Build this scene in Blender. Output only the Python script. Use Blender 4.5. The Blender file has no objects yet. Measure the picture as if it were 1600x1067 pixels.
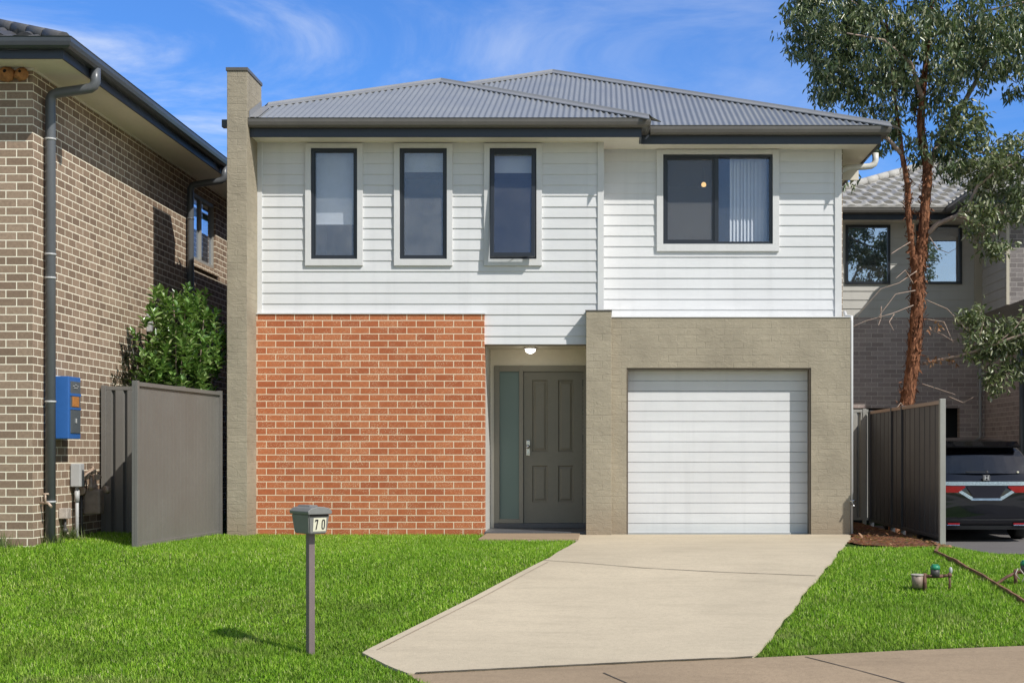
import bpy, bmesh, math, random
import numpy as np
from mathutils import Vector, Matrix
random.seed(7)
rng = np.random.default_rng(11)
S = bpy.context.scene
COL = S.collection
F = 2280.0      # focal length of the photograph in pixels (1600 wide)
ZC = 1.06       # camera height above the house slab
R = math.radians

# ------------------------------------------------------------------ terrain
def sstep(a, b, x):
    t = max(0.0, min(1.0, (x - a) / (b - a)))
    return t * t * (3 - 2 * t)

def gz(x, y):
    t = 15.2 - y
    b = -.11 * (math.sqrt(t * t + .30) + t) / 2
    b = max(b, -.62)
    return b - .35 * sstep(3.6, 5.2, x) * sstep(14, 18, y) + .11 * sstep(4.2, 5.8, -x) * sstep(13, 15.2, y)

# ------------------------------------------------------------------ materials
class NT:
    def __init__(s, name):
        s.m = bpy.data.materials.new(name)
        s.m.use_nodes = True
        s.t = s.m.node_tree
        s.t.nodes.clear()
        s.out = s.n('ShaderNodeOutputMaterial')
    def n(s, typ, **kw):
        nd = s.t.nodes.new(typ)
        for k, v in kw.items():
            if k in nd.inputs.keys():
                s.set(nd.inputs[k], v)
            elif hasattr(nd, k):
                setattr(nd, k, v)
            else:
                s.set(nd.inputs[k.replace('_', ' ')], v)
        return nd
    def set(s, inp, v):
        if isinstance(v, bpy.types.NodeSocket):
            s.t.links.new(v, inp)
        elif isinstance(v, (tuple, list)) and len(v) == 3 and inp.type == 'RGBA':
            inp.default_value = (*v, 1)
        else:
            inp.default_value = v
    def coords(s, kind='Object'):
        return s.n('ShaderNodeTexCoord').outputs[kind]
    def noise(s, vec, scale, detail=4, rough=.55, out='Fac'):
        return s.n('ShaderNodeTexNoise', Vector=vec, Scale=scale, Detail=detail, Roughness=rough).outputs[out]
    def ramp(s, fac, stops):
        r = s.n('ShaderNodeValToRGB', Fac=fac)
        e = r.color_ramp.elements
        while len(e) < len(stops):
            e.new(.5)
        for el, (p, c) in zip(e, stops):
            el.position = p
            el.color = (*c, 1) if len(c) == 3 else c
        return r.outputs['Color']
    def mix(s, fac, a, b, mode='MIX'):
        nd = s.n('ShaderNodeMix', data_type='RGBA', blend_type=mode)
        s.set(nd.inputs[0], fac)
        s.set(nd.inputs[6], a)
        s.set(nd.inputs[7], b)
        return nd.outputs[2]
    def math(s, op, a, b=0.0):
        nd = s.n('ShaderNodeMath', operation=op)
        s.set(nd.inputs[0], a)
        s.set(nd.inputs[1], b)
        return nd.outputs[0]
    def maprange(s, v, a, b, c, d):
        nd = s.n('ShaderNodeMapRange')
        for i, q in enumerate((v, a, b, c, d)):
            s.set(nd.inputs[i], q)
        return nd.outputs[0]
    def scalevec(s, vec, sc):
        nd = s.n('ShaderNodeMapping', Vector=vec)
        nd.inputs['Scale'].default_value = sc
        return nd.outputs[0]
    def bump(s, h, strength, dist=.01, normal=None):
        nd = s.n('ShaderNodeBump', Height=h, Strength=strength, Distance=dist)
        if normal:
            s.set(nd.inputs['Normal'], normal)
        return nd.outputs[0]
    def pbr(s, col, rough=.6, metal=0, normal=None, spec=.5, **kw):
        p = s.n('ShaderNodeBsdfPrincipled')
        s.set(p.inputs['Base Color'], col)
        s.set(p.inputs['Roughness'], rough)
        s.set(p.inputs['Metallic'], metal)
        s.set(p.inputs['Specular IOR Level'], spec)
        for k, v in kw.items():
            s.set(p.inputs[k], v)
        if normal:
            s.set(p.inputs['Normal'], normal)
        return p.outputs[0]
    def done(s, sh):
        s.t.links.new(sh, s.out.inputs['Surface'])
        return s.m

def sc3(c, k):
    return tuple(max(0, min(1, x * k)) for x in c)

def mat(name, c, rough=.55, metal=0, var=.12, vs=1.7, bs=60, bst=.08, spec=.5, streak=0, **kw):
    """general painted / plain surface with weathering"""
    m = NT(name)
    co = m.coords()
    n1 = m.noise(co, vs, 5, .6)
    col = m.mix(m.maprange(n1, .3, .7, 0, 1), sc3(c, 1 - var), sc3(c, 1 + var))
    n3 = m.noise(co, vs * 14, 3, .6)
    col = m.mix(m.maprange(n3, .35, .7, 0, .5), col, sc3(c, 1 - var * 1.2))
    if streak:
        st = m.noise(m.scalevec(co, (9, 9, .35)), 1.0, 4, .6)
        col = m.mix(m.maprange(st, .5, .78, 0, streak), col, sc3(c, .55))
    n2 = m.noise(co, bs, 3)
    ro = m.maprange(n1, .3, .7, rough - .06, rough + .06)
    return m.done(m.pbr(col, ro, metal, m.bump(n2, bst, .004), spec, **kw))

def brick_mat(name, c1, c2, c3, mortar, bw=.24, rh=.086, ms=.0055, speck=0, rough=.85, dirt=.25):
    m = NT(name)
    uv = m.coords('UV')
    b = m.n('ShaderNodeTexBrick', Vector=uv, Scale=1.0, Bias=0.0, offset=.5, squash=1.0)
    b.inputs['Color1'].default_value = (0, 0, 0, 1)
    b.inputs['Color2'].default_value = (1, 1, 1, 1)
    b.inputs['Mortar'].default_value = (.5, .5, .5, 1)
    b.inputs['Mortar Size'].default_value = ms
    b.inputs['Mortar Smooth'].default_value = .25
    b.inputs['Brick Width'].default_value = bw
    b.inputs['Row Height'].default_value = rh
    tone = m.ramp(b.outputs['Color'], [(0, c1), (.5, c2), (1, c3)])
    nz = m.noise(uv, 32, 4, .65)
    tone = m.mix(m.maprange(nz, .3, .75, 0, .55), tone, sc3(c1, .62))
    if speck:
        sp = m.noise(m.scalevec(uv, (1, 1.4, 1)), 75, 2, .5)
        sp = m.maprange(sp, .60, .65, 0, speck)
        pat = m.maprange(m.noise(uv, 5, 2), .42, .58, 0, 1)
        tone = m.mix(m.math('MULTIPLY', sp, pat), tone, (.80, .62, .40))
    big = m.noise(uv, .9, 4, .6)
    tone = m.mix(m.maprange(big, .45, .75, 0, dirt), tone, sc3(c1, .6))
    mort = m.mix(m.noise(uv, 60, 3), sc3(mortar, .82), sc3(mortar, 1.1))
    col = m.mix(b.outputs['Fac'], tone, mort)
    h = m.math('ADD', m.math('MULTIPLY', b.outputs['Fac'], -1.0), m.math('MULTIPLY', m.noise(uv, 90, 3, .6), .35))
    return m.done(m.pbr(col, rough, 0, m.bump(h, .55, .007), .25))

def render_mat(name, c):
    """thin bagged render over brickwork: brick joints ghost through"""
    m = NT(name)
    uv = m.coords('UV')
    w = m.noise(uv, 5, 3, .6, 'Color')
    off = m.n('ShaderNodeVectorMath', operation='MULTIPLY_ADD')
    m.set(off.inputs[0], w); off.inputs[1].default_value = (.03, .03, 0); m.set(off.inputs[2], uv)
    b = m.n('ShaderNodeTexBrick', Vector=off.outputs[0], Scale=1.0, offset=.5)
    b.inputs['Mortar Size'].default_value = .005
    b.inputs['Mortar Smooth'].default_value = .6
    b.inputs['Brick Width'].default_value = .24
    b.inputs['Row Height'].default_value = .086
    keep = m.maprange(m.noise(uv, 3.1, 3, .6), .42, .62, 0, 1)
    joint = m.math('MULTIPLY', b.outputs['Fac'], keep)
    n1 = m.noise(uv, 1.6, 5, .65)
    col = m.mix(m.maprange(n1, .3, .7, 0, 1), sc3(c, .80), sc3(c, 1.14))
    col = m.mix(m.maprange(m.noise(uv, 45, 4, .7), .4, .75, 0, .35), col, sc3(c, .6))
    col = m.mix(m.math('MULTIPLY', joint, .14), col, sc3(c, .5))
    gm = m.n('ShaderNodeSeparateXYZ', Vector=uv).outputs['Y']
    foot = m.math('MULTIPLY', m.maprange(gm, 0, .45, .55, 0), m.maprange(n1, .3, .7, .3, 1))
    col = m.mix(foot, col, (.20, .12, .07))
    wv = m.n('ShaderNodeVectorMath', operation='MULTIPLY_ADD')
    m.set(wv.inputs[0], m.noise(uv, 7, 3, .6, 'Color')); wv.inputs[1].default_value = (.16, .12, 0); m.set(wv.inputs[2], uv)
    trowel = m.noise(m.scalevec(wv.outputs[0], (.8, 1.5, 1)), 13, 5, .55)
    ridge = m.math('ABSOLUTE', m.math('SUBTRACT', m.noise(m.scalevec(wv.outputs[0], (.7, 1.3, 1)), 6, 3, .5), .5))
    ridge = m.maprange(ridge, 0, .035, 1, 0)
    col = m.mix(m.math('MULTIPLY', ridge, m.maprange(n1, .4, .65, 0, .13)), col, sc3(c, 1.4))
    h = m.math('ADD', m.math('MULTIPLY', trowel, .7), m.math('MULTIPLY', m.noise(uv, 110, 3), .25))
    h = m.math('ADD', h, m.math('MULTIPLY', ridge, .16))
    h = m.math('SUBTRACT', h, m.math('MULTIPLY', joint, .65))
    return m.done(m.pbr(col, .85, 0, m.bump(h, .50, .018), .2))

def board_mat(name, c):
    m = NT(name)
    co = m.coords()
    g = m.noise(m.scalevec(co, (1.2, 1, 30)), 4, 4, .6)
    n1 = m.noise(m.scalevec(co, (.5, 1, 1.5)), 1.3, 5, .6)
    col = m.mix(m.maprange(n1, .35, .7, 0, 1), sc3(c, .93), sc3(c, 1.04))
    st = m.noise(m.scalevec(co, (7, 7, .4)), 1, 4, .6)
    col = m.mix(m.maprange(st, .52, .8, 0, .22), col, sc3(c, .62))
    col = m.mix(m.maprange(g, .4, .7, 0, .14), col, sc3(c, .75))
    return m.done(m.pbr(col, .6, 0, m.bump(g, .12, .004), .3))

def glass_mat(name, dust=.035, base=.03, tint=(.62, .74, 1.0), trans=(.94, .96, .99), rough=.015):
    m = NT(name)
    co = m.coords()
    fr = m.math('POWER', m.n('ShaderNodeLayerWeight', Blend=.5).outputs['Facing'], 5.0)
    fac = m.math('ADD', m.math('MULTIPLY', fr, .9), base + .05)
    wob = m.bump(m.noise(co, .9, 2), .05, .02)
    gl = m.n('ShaderNodeBsdfGlossy', Color=tint, Roughness=rough)
    m.set(gl.inputs['Normal'], wob)
    tr = m.n('ShaderNodeBsdfTransparent', Color=trans)
    mx = m.n('ShaderNodeMixShader')
    m.set(mx.inputs[0], fac); m.set(mx.inputs[1], tr.outputs[0]); m.set(mx.inputs[2], gl.outputs[0])
    df = m.n('ShaderNodeBsdfDiffuse', Color=(.6, .6, .58))
    dn = m.maprange(m.noise(co, 2.6, 5, .65), .3, .75, dust * .55, dust * 1.5)
    dn = m.math('ADD', dn, m.maprange(m.noise(co, 75, 2, .5), .68, .73, 0, dust * 1.2))
    m2 = m.n('ShaderNodeMixShader')
    m.set(m2.inputs[0], dn); m.set(m2.inputs[1], mx.outputs[0]); m.set(m2.inputs[2], df.outputs[0])
    return m.done(m2.outputs[0])

def leaf_mat(name, stops, rough=.38, trans=.25, spec=.5):
    m = NT(name)
    g = m.n('ShaderNodeNewGeometry').outputs['Random Per Island']
    col = m.ramp(g, stops)
    co = m.coords()
    col = m.mix(m.maprange(m.noise(co, 1.3, 3), .3, .7, 0, .45), col, sc3(stops[0][1], .7))
    p = m.pbr(col, rough, 0, None, spec)
    t = m.n('ShaderNodeBsdfTranslucent', Color=m.mix(.5, col, (.18, .30, .02), 'MIX'))
    mx = m.n('ShaderNodeMixShader')
    m.set(mx.inputs[0], trans); m.set(mx.inputs[1], p); m.set(mx.inputs[2], t.outputs[0])
    return m.done(mx.outputs[0])

def emit_mat(name, c, k):
    m = NT(name)
    e = m.n('ShaderNodeEmission', Color=c, Strength=k)
    return m.done(e.outputs[0])

def concrete_mat(name, c, grain=1.0, stain=.25):
    m = NT(name)
    co = m.coords()
    n1 = m.noise(co, .55, 6, .65)
    n2 = m.noise(m.scalevec(co, (.6, 2.2, 1)), 2.6, 5, .65)
    n3 = m.noise(co, 95, 3, .6)
    n4 = m.noise(co, 22, 4, .7)
    col = m.mix(m.maprange(n1, .3, .7, 0, 1), sc3(c, .88), sc3(c, 1.1))
    col = m.mix(m.maprange(n2, .5, .78, 0, stain), col, sc3(c, .55))
    col = m.mix(m.maprange(n4, .4, .7, 0, .22 * grain), col, sc3(c, .68))
    col = m.mix(m.maprange(n3, .55, .75, 0, .5 * grain), col, sc3(c, .52))
    h = m.math('ADD', n3, n4)
    return m.done(m.pbr(col, .9, 0, m.bump(h, .35, .006), .2))

M = {}
M['red_brick'] = brick_mat('red_brick', (.43, .125, .052), (.53, .168, .068), (.58, .208, .090), (.86, .72, .52), ms=.0058, speck=.95, dirt=.12)
M['brown_brick'] = brick_mat('brown_brick', (.235, .162, .112), (.33, .235, .162), (.42, .305, .215), (.95, .84, .66), bw=.222, rh=.086, ms=.0064, dirt=.15)
M['mauve_brick'] = brick_mat('mauve_brick', (.45, .36, .325), (.56, .455, .42), (.66, .55, .50), (.85, .78, .70), ms=.005, dirt=.1)
M['grey_brick'] = brick_mat('grey_brick', (.20, .18, .175), (.25, .225, .22), (.30, .275, .265), (.46, .43, .40), ms=.005, dirt=.1)
M['render'] = render_mat('bagged_render', (.375, .325, .24))
M['render_dark'] = mat('dark_render', (.24, .21, .165), .85, bst=.3, bs=40)
M['board'] = board_mat('weatherboard_white', (.70, .70, .695))
M['board_cream'] = board_mat('weatherboard_cream', (.62, .60, .55))
M['trim'] = mat('trim_white', (.67, .665, .65), .5, var=.05, streak=.15)
M['trim_cream'] = mat('trim_cream', (.55, .50, .40), .5, var=.06)
M['soffit'] = mat('soffit_cream', (.80, .74, .62), .7, var=.06)
M['fascia'] = mat('fascia_slate', (.035, .043, .058), .45, var=.15)
M['gutter'] = mat('gutter_grey', (.125, .115, .10), .38, var=.12, streak=.1)
M['gutter_dark'] = mat('gutter_dark', (.06, .066, .072), .32, var=.12)
M['roof'] = mat('roof_steel', (.245, .255, .265), .42, metal=0, var=.07, streak=.12, spec=.4)
M['cap'] = mat('ridge_steel', (.25, .25, .25), .42, var=.08)
M['tile_dark'] = mat('roof_tile_dark', (.10, .098, .10), .6, var=.25, bst=.2)
M['tile'] = mat('roof_tile_grey', (.46, .44, .40), .8, var=.2, bst=.25, streak=.15)
M['frame'] = mat('window_frame_black', (.022, .026, .034), .35, var=.1)
M['door'] = mat('door_paint', (.21, .195, .15), .42, var=.08, bst=.15)
M['door_frame'] = mat('door_frame_paint', (.26, .24, .19), .45, var=.07)
M['garage'] = board_mat('garage_door_paint', (.72, .72, .715))
M['steel'] = mat('brushed_steel', (.62, .62, .60), .25, metal=1, var=.1)
M['colorbond'] = mat('fence_steel_grey', (.165, .155, .138), .5, var=.09, streak=.22)
M['colorbond_dark'] = mat('fence_steel_dark', (.058, .059, .066), .45, var=.12, streak=.2)
M['post_grey'] = mat('post_grey', (.34, .33, .295), .5, var=.1, streak=.25)
M['rail_brown'] = mat('rail_brown', (.40, .28, .21), .5, var=.1)
M['pipe_grey'] = mat('downpipe_grey', (.115, .122, .13), .34, var=.1)
M['pvc'] = mat('pvc_white', (.66, .64, .58), .4, var=.06)
M['blue'] = mat('meter_box_blue', (.035, .135, .40), .38, var=.08)
M['meter_panel'] = mat('meter_panel_grey', (.10, .115, .125), .4)
M['amber'] = mat('amber_label', (.50, .20, .05), .5, var=.25, vs=30)
M['lightgrey'] = mat('plastic_lightgrey', (.46, .46, .45), .45, var=.08)
M['brass'] = mat('aged_brass', (.48, .36, .27), .5, metal=.15, var=.4, vs=20)
M['meter_brown'] = mat('gas_meter_brown', (.30, .225, .175), .55, var=.3, vs=14)
M['mud'] = mat('dry_mud', (.42, .19, .07), .95, var=.4, vs=18, bs=35, bst=.9)
M['hole'] = mat('dark_hole', (.01, .008, .006), .9)
M['mail'] = mat('mailbox_plastic', (.20, .20, .185), .45, var=.1, vs=12)
M['post_paint'] = mat('post_mauve_brown', (.19, .145, .14), .5, var=.15, streak=.3)
M['sticker'] = mat('number_sticker', (.72, .69, .52), .45, var=.04)
M['ink'] = mat('number_ink', (.02, .02, .02), .5)
M['timber'] = mat('edging_timber', (.23, .11, .06), .85, var=.45, vs=6, bs=40, bst=.5)
M['rust'] = mat('rusty_pipe', (.17, .085, .055), .75, var=.4, vs=18, bst=.5)
M['tin'] = mat('weathered_tin', (.50, .44, .38), .5, var=.35, vs=14)
M['green_cap'] = mat('green_cap', (.03, .26, .13), .4, var=.2, vs=18)
M['dark_plastic'] = mat('dark_plastic', (.07, .065, .06), .5, var=.2)
M['bark'] = None
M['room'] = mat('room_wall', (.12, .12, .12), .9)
M['blind'] = mat('roller_blind', (.78, .78, .76), .8, var=.04)
M['curtain'] = mat('vertical_blind', (.82, .80, .76), .8, var=.05)
M['glass'] = glass_mat('window_glass')
M['glass_dusty'] = glass_mat('window_glass_dusty', dust=.10)
M['glass_n'] = glass_mat('window_glass_mirror', dust=.03, base=.42, tint=(.75, .82, .95))
M['porcelain'] = emit_mat('porch_lamp_glow', (1, .96, .88), 9)
M['bulb'] = emit_mat('pendant_glow', (1, .60, .22), 2.6)
M['concrete'] = concrete_mat('driveway_concrete', (.56, .472, .338), 1.3, .34)
M['foot'] = concrete_mat('footpath_concrete', (.37, .275, .18), 2.0, .55)
M['asphalt'] = concrete_mat('asphalt', (.16, .15, .145), 1.0, .25)
M['street'] = concrete_mat('street_concrete', (.40, .375, .34), 1.0, .3)
M['edge'] = concrete_mat('edge_concrete', (.40, .32, .24), 1.0, .3)
M['jamb'] = mat('jamb_brown', (.13, .10, .07), .6)
M['porch_tile'] = mat('porch_tile', (.10, .10, .105), .4, var=.15)
M['joint'] = mat('joint_dark', (.10, .085, .07), .95, var=.3)
M['tyre'] = mat('tyre_rubber', (.018, .018, .018), .75, var=.2)
M['alloy'] = mat('alloy_rim', (.45, .45, .46), .3, metal=1)
M['chrome'] = mat('chrome', (.85, .85, .86), .08, metal=1, var=.03, bst=0)
M['plate'] = mat('plate_dark', (.03, .028, .045), .5, var=.1)
M['car_black'] = mat('car_paint_black', (.004, .005, .009), .12, var=.1, bst=0, spec=.3, **{'Coat Weight': 1.0, 'Coat Roughness': .03})
M['car_trim'] = mat('car_trim_black', (.015, .015, .016), .5)
M['car_glass'] = mat('car_privacy_glass', (.006, .007, .01), .03, var=.02, bst=0, spec=.9, **{'IOR': 1.9})
M['lamp_red'] = mat('tail_lamp_red', (.50, .012, .012), .12, var=.15, vs=9, bst=0)

def lampglass():
    m = NT('frosted_sidelight')
    co = m.coords()
    c = m.mix(m.noise(co, 1.1, 3), (.115, .175, .155), (.175, .235, .21))
    return m.done(m.pbr(c, .28, 0, None, .5))
M['frosted'] = lampglass()

def screen_mat():
    m = NT('fly_screen_mesh')
    tr = m.n('ShaderNodeBsdfTransparent')
    df = m.n('ShaderNodeBsdfDiffuse', Color=(.20, .20, .20))
    mx = m.n('ShaderNodeMixShader')
    m.set(mx.inputs[0], .42); m.set(mx.inputs[1], tr.outputs[0]); m.set(mx.inputs[2], df.outputs[0])
    return m.done(mx.outputs[0])
M['screen'] = screen_mat()

def bark_mat():
    m = NT('stringy_bark')
    co = m.coords()
    st = m.noise(m.scalevec(co, (16, 16, 2.6)), 1.6, 6, .7)
    bl = m.noise(co, 9, 5, .7)
    col = m.ramp(st, [(.30, (.04, .02, .013)), (.46, (.19, .078, .042)), (.62, (.46, .21, .11)), (.8, (.64, .42, .28))])
    col = m.mix(m.maprange(bl, .5, .72, 0, .7), col, (.07, .035, .022))
    h = m.math('ADD', st, m.math('MULTIPLY', bl, .6))
    return m.done(m.pbr(col, .9, 0, m.bump(h, 1.0, .05), .15))
M['bark'] = bark_mat()
M['twig'] = mat('pale_twig', (.36, .27, .21), .8, var=.3, vs=8)

def ground_mat():
    m = NT('lawn_soil')
    co = m.coords()
    n = m.noise(co, 9, 6, .7)
    n2 = m.noise(co, 60, 4, .7)
    col = m.mix(m.maprange(n, .35, .7, 0, 1), (.025, .06, .008), (.05, .10, .014))
    col = m.mix(m.maprange(n2, .4, .7, 0, .7), col, (.05, .06, .015))
    return m.done(m.pbr(col, .95, 0, m.bump(n2, .6, .03), .1))
M['ground'] = ground_mat()

def soil_mat():
    m = NT('garden_soil')
    co = m.coords()
    n = m.noise(co, 26, 6, .75)
    v = m.n('ShaderNodeTexVoronoi', Vector=co, Scale=30.0).outputs['Color']
    col = m.ramp(n, [(.3, (.07, .03, .016)), (.5, (.20, .09, .045)), (.68, (.36, .19, .11))])
    col = m.mix(.3, col, v, 'OVERLAY')
    return m.done(m.pbr(col, .95, 0, m.bump(n, 1, .05), .1))
M['soil'] = soil_mat()

def grass_mat():
    m = NT('grass_blades')
    g = m.n('ShaderNodeNewGeometry').outputs['Random Per Island']
    co = m.coords()
    col = m.ramp(g, [(0, (.055, .14, .007)), (.3, (.20, .42, .016)), (.65, (.37, .60, .038)), (.9, (.56, .73, .12)), (1, (.84, .80, .42))])
    patch = m.noise(co, .8, 5, .65)
    col = m.mix(m.maprange(patch, .38, .66, 0, .55), col, (.16, .35, .018))
    dry = m.noise(co, 2.3, 4, .7)
    sep = m.n('ShaderNodeSeparateXYZ', Vector=co).outputs['Y']
    near = m.maprange(sep, 10, 15.5, 1, .15)
    olive = m.maprange(m.noise(co, 1.4, 5, .7), .42, .62, 0, .6)
    col = m.mix(m.math('MULTIPLY', olive, near), col, (.15, .22, .03))
    col = m.mix(m.math('MULTIPLY', m.maprange(dry, .55, .78, 0, .75), near), col, (.36, .33, .15))
    p = m.pbr(col, .6, 0, None, .25)
    t = m.n('ShaderNodeBsdfTranslucent', Color=col)
    mx = m.n('ShaderNodeMixShader')
    m.set(mx.inputs[0], .35); m.set(mx.inputs[1], p); m.set(mx.inputs[2], t.outputs[0])
    return m.done(mx.outputs[0])
M['grass'] = grass_mat()
M['euc_leaf'] = leaf_mat('eucalypt_leaf', [(0, (.04, .07, .028)), (.35, (.11, .16, .065)), (.75, (.27, .31, .15)), (1, (.52, .50, .31))], .30, .22, .7)
M['euc_leaf_pale'] = leaf_mat('eucalypt_leaf_pale', [(0, (.07, .10, .035)), (.35, (.17, .21, .085)), (.75, (.34, .37, .19)), (1, (.58, .56, .38))], .32, .25, .6)
M['bush_leaf'] = leaf_mat('camellia_leaf', [(0, (.07, .16, .035)), (.45, (.20, .36, .08)), (.85, (.38, .55, .18)), (1, (.60, .68, .32))], .25, .30, .6)
M['dark_leaf'] = leaf_mat('dark_shrub_leaf', [(0, (.025, .022, .016)), (.6, (.05, .05, .03)), (1, (.10, .07, .05))], .5, .15)
M['dead_leaf'] = leaf_mat('dead_leaf', [(0, (.28, .10, .04)), (.6, (.45, .22, .10)), (1, (.5, .3, .18))], .6, .3)
M['weed'] = leaf_mat('weed_blade', [(0, (.08, .13, .03)), (.6, (.18, .24, .07)), (1, (.36, .32, .16))], .6, .3)

# ------------------------------------------------------------------ mesh helpers
def box_uv(me):
    uv = me.uv_layers.new(name='UVMap')
    for p in me.polygons:
        n = p.normal
        ax = max(range(3), key=lambda i: abs(n[i]))
        for li in p.loop_indices:
            v = me.vertices[me.loops[li].vertex_index].co
            uv.data[li].uv = ((v.y, v.z), (v.x, v.z), (v.x, v.y))[ax]

class MB:
    def __init__(s):
        s.bm = bmesh.new()
        s.sm = False
    def face(s, pts):
        try:
            return s.bm.faces.new([s.bm.verts.new(p) for p in pts])
        except ValueError:
            return None
    def box(s, x0, x1, y0, y1, z0, z1, bev=0.0, mtx=None):
        r = bmesh.ops.create_cube(s.bm, size=1)
        vs = r['verts']
        for v in vs:
            v.co = Vector((x0 + (v.co.x + .5) * (x1 - x0), y0 + (v.co.y + .5) * (y1 - y0), z0 + (v.co.z + .5) * (z1 - z0)))
        if bev:
            es = list({e for v in vs for e in v.link_edges})
            r2 = bmesh.ops.bevel(s.bm, geom=es, offset=bev, segments=2, affect='EDGES', profile=.6)
            vs = list({v for f in r2['faces'] for v in f.verts} | {v for v in vs if v.is_valid})
        if mtx is not None:
            bmesh.ops.transform(s.bm, matrix=mtx, verts=[v for v in vs if v.is_valid])
        return s
    def prism(s, pts, axis, a, b, bev=0.0, mtx=None):
        """extrude a polygon along an axis; pts are 2d in the other two axes (in x,y,z order)"""
        def mk(p, t):
            return {'x': (t, p[0], p[1]), 'y': (p[0], t, p[1]), 'z': (p[0], p[1], t)}[axis]
        A = [s.bm.verts.new(mk(p, a)) for p in pts]
        B = [s.bm.verts.new(mk(p, b)) for p in pts]
        fs = [s.bm.faces.new(A), s.bm.faces.new(B[::-1])]
        n = len(pts)
        for i in range(n):
            fs.append(s.bm.faces.new([A[(i + 1) % n], A[i], B[i], B[(i + 1) % n]]))
        vs = A + B
        bmesh.ops.recalc_face_normals(s.bm, faces=fs)
        if bev:
            es = list({e for v in vs for e in v.link_edges})
            r2 = bmesh.ops.bevel(s.bm, geom=es, offset=bev, segments=2, affect='EDGES', profile=.6)
            vs = list({v for f in r2['faces'] for v in f.verts} | {v for v in vs if v.is_valid})
        if mtx is not None:
            bmesh.ops.transform(s.bm, matrix=mtx, verts=[v for v in vs if v.is_valid])
        return s
    def tube(s, pts, rad, seg=10, cap=True, jit=0):
        pts = [Vector(p) for p in pts]
        n = len(pts)
        if not isinstance(rad, (list, tuple)):
            rad = [rad] * n
        rings = []
        t0 = (pts[1] - pts[0]).normalized()
        up = Vector((0, 0, 1)) if abs(t0.z) < .9 else Vector((1, 0, 0))
        u = t0.cross(up).normalized()
        for i in range(n):
            t = (pts[min(i + 1, n - 1)] - pts[max(i - 1, 0)]).normalized()
            u = (u - t * u.dot(t)).normalized()
            w = t.cross(u)
            ring = []
            for k in range(seg):
                a = 2 * math.pi * k / seg
                r = rad[i] * (1 + (random.uniform(-jit, jit) if jit else 0))
                ring.append(s.bm.verts.new(pts[i] + (u * math.cos(a) + w * math.sin(a)) * r))
            rings.append(ring)
        for i in range(n - 1):
            for k in range(seg):
                f = s.bm.faces.new([rings[i][k], rings[i][(k + 1) % seg], rings[i + 1][(k + 1) % seg], rings[i + 1][k]])
                f.smooth = True
        if cap:
            s.bm.faces.new(rings[0][::-1]); s.bm.faces.new(rings[-1])
        return s
    def cyl(s, p0, p1, r, seg=16):
        return s.tube([p0, p1], r, seg)
    def sphere(s, c, r, sx=1, sy=1, sz=1, seg=16):
        q = bmesh.ops.create_uvsphere(s.bm, u_segments=seg, v_segments=seg // 2 + 2, radius=r)
        for v in q['verts']:
            v.co = Vector((c[0] + v.co.x * sx, c[1] + v.co.y * sy, c[2] + v.co.z * sz))
        for f in {f for v in q['verts'] for f in v.link_faces}:
            f.smooth = True
        return s
    def sheet(s, rows):
        vs = [[s.bm.verts.new(p) for p in r] for r in rows]
        for i in range(len(vs) - 1):
            for j in range(len(vs[i]) - 1):
                s.bm.faces.new([vs[i][j], vs[i][j + 1], vs[i + 1][j + 1], vs[i + 1][j]])
        return s
    def build(s, name, m, parent=None, smooth=False):
        me = bpy.data.meshes.new(name)
        bmesh.ops.recalc_face_normals(s.bm, faces=[f for f in s.bm.faces]) if not getattr(s, 'keepn', False) else None
        s.bm.to_mesh(me)
        s.bm.free()
        box_uv(me)
        return link(name, me, m, parent, smooth)

def wloc(o):
    v = Vector((0, 0, 0))
    while o is not None:
        v += o.location
        o = o.parent
    return v

def link(name, me, m, parent=None, smooth=False):
    me.materials.append(m)
    if parent is not None:
        d = wloc(parent)
        me.transform(Matrix.Translation(-d))
    if smooth:
        for p in me.polygons:
            p.use_smooth = True
    o = bpy.data.objects.new(name, me)
    COL.objects.link(o)
    o.parent = parent
    return o

def tag(o, label=None, cat=None, group=None, kind=None):
    for k, v in (('label', label), ('category', cat), ('group', group), ('kind', kind)):
        if v:
            o[k] = v
    return o

def thing(name, label, cat, loc=(0, 0, 0), rz=0, group=None):
    o = bpy.data.objects.new(name, None)
    COL.objects.link(o)
    o.location = loc
    o.rotation_euler = (0, 0, rz)
    o.empty_display_size = .2
    return tag(o, label, cat, group)

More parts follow.
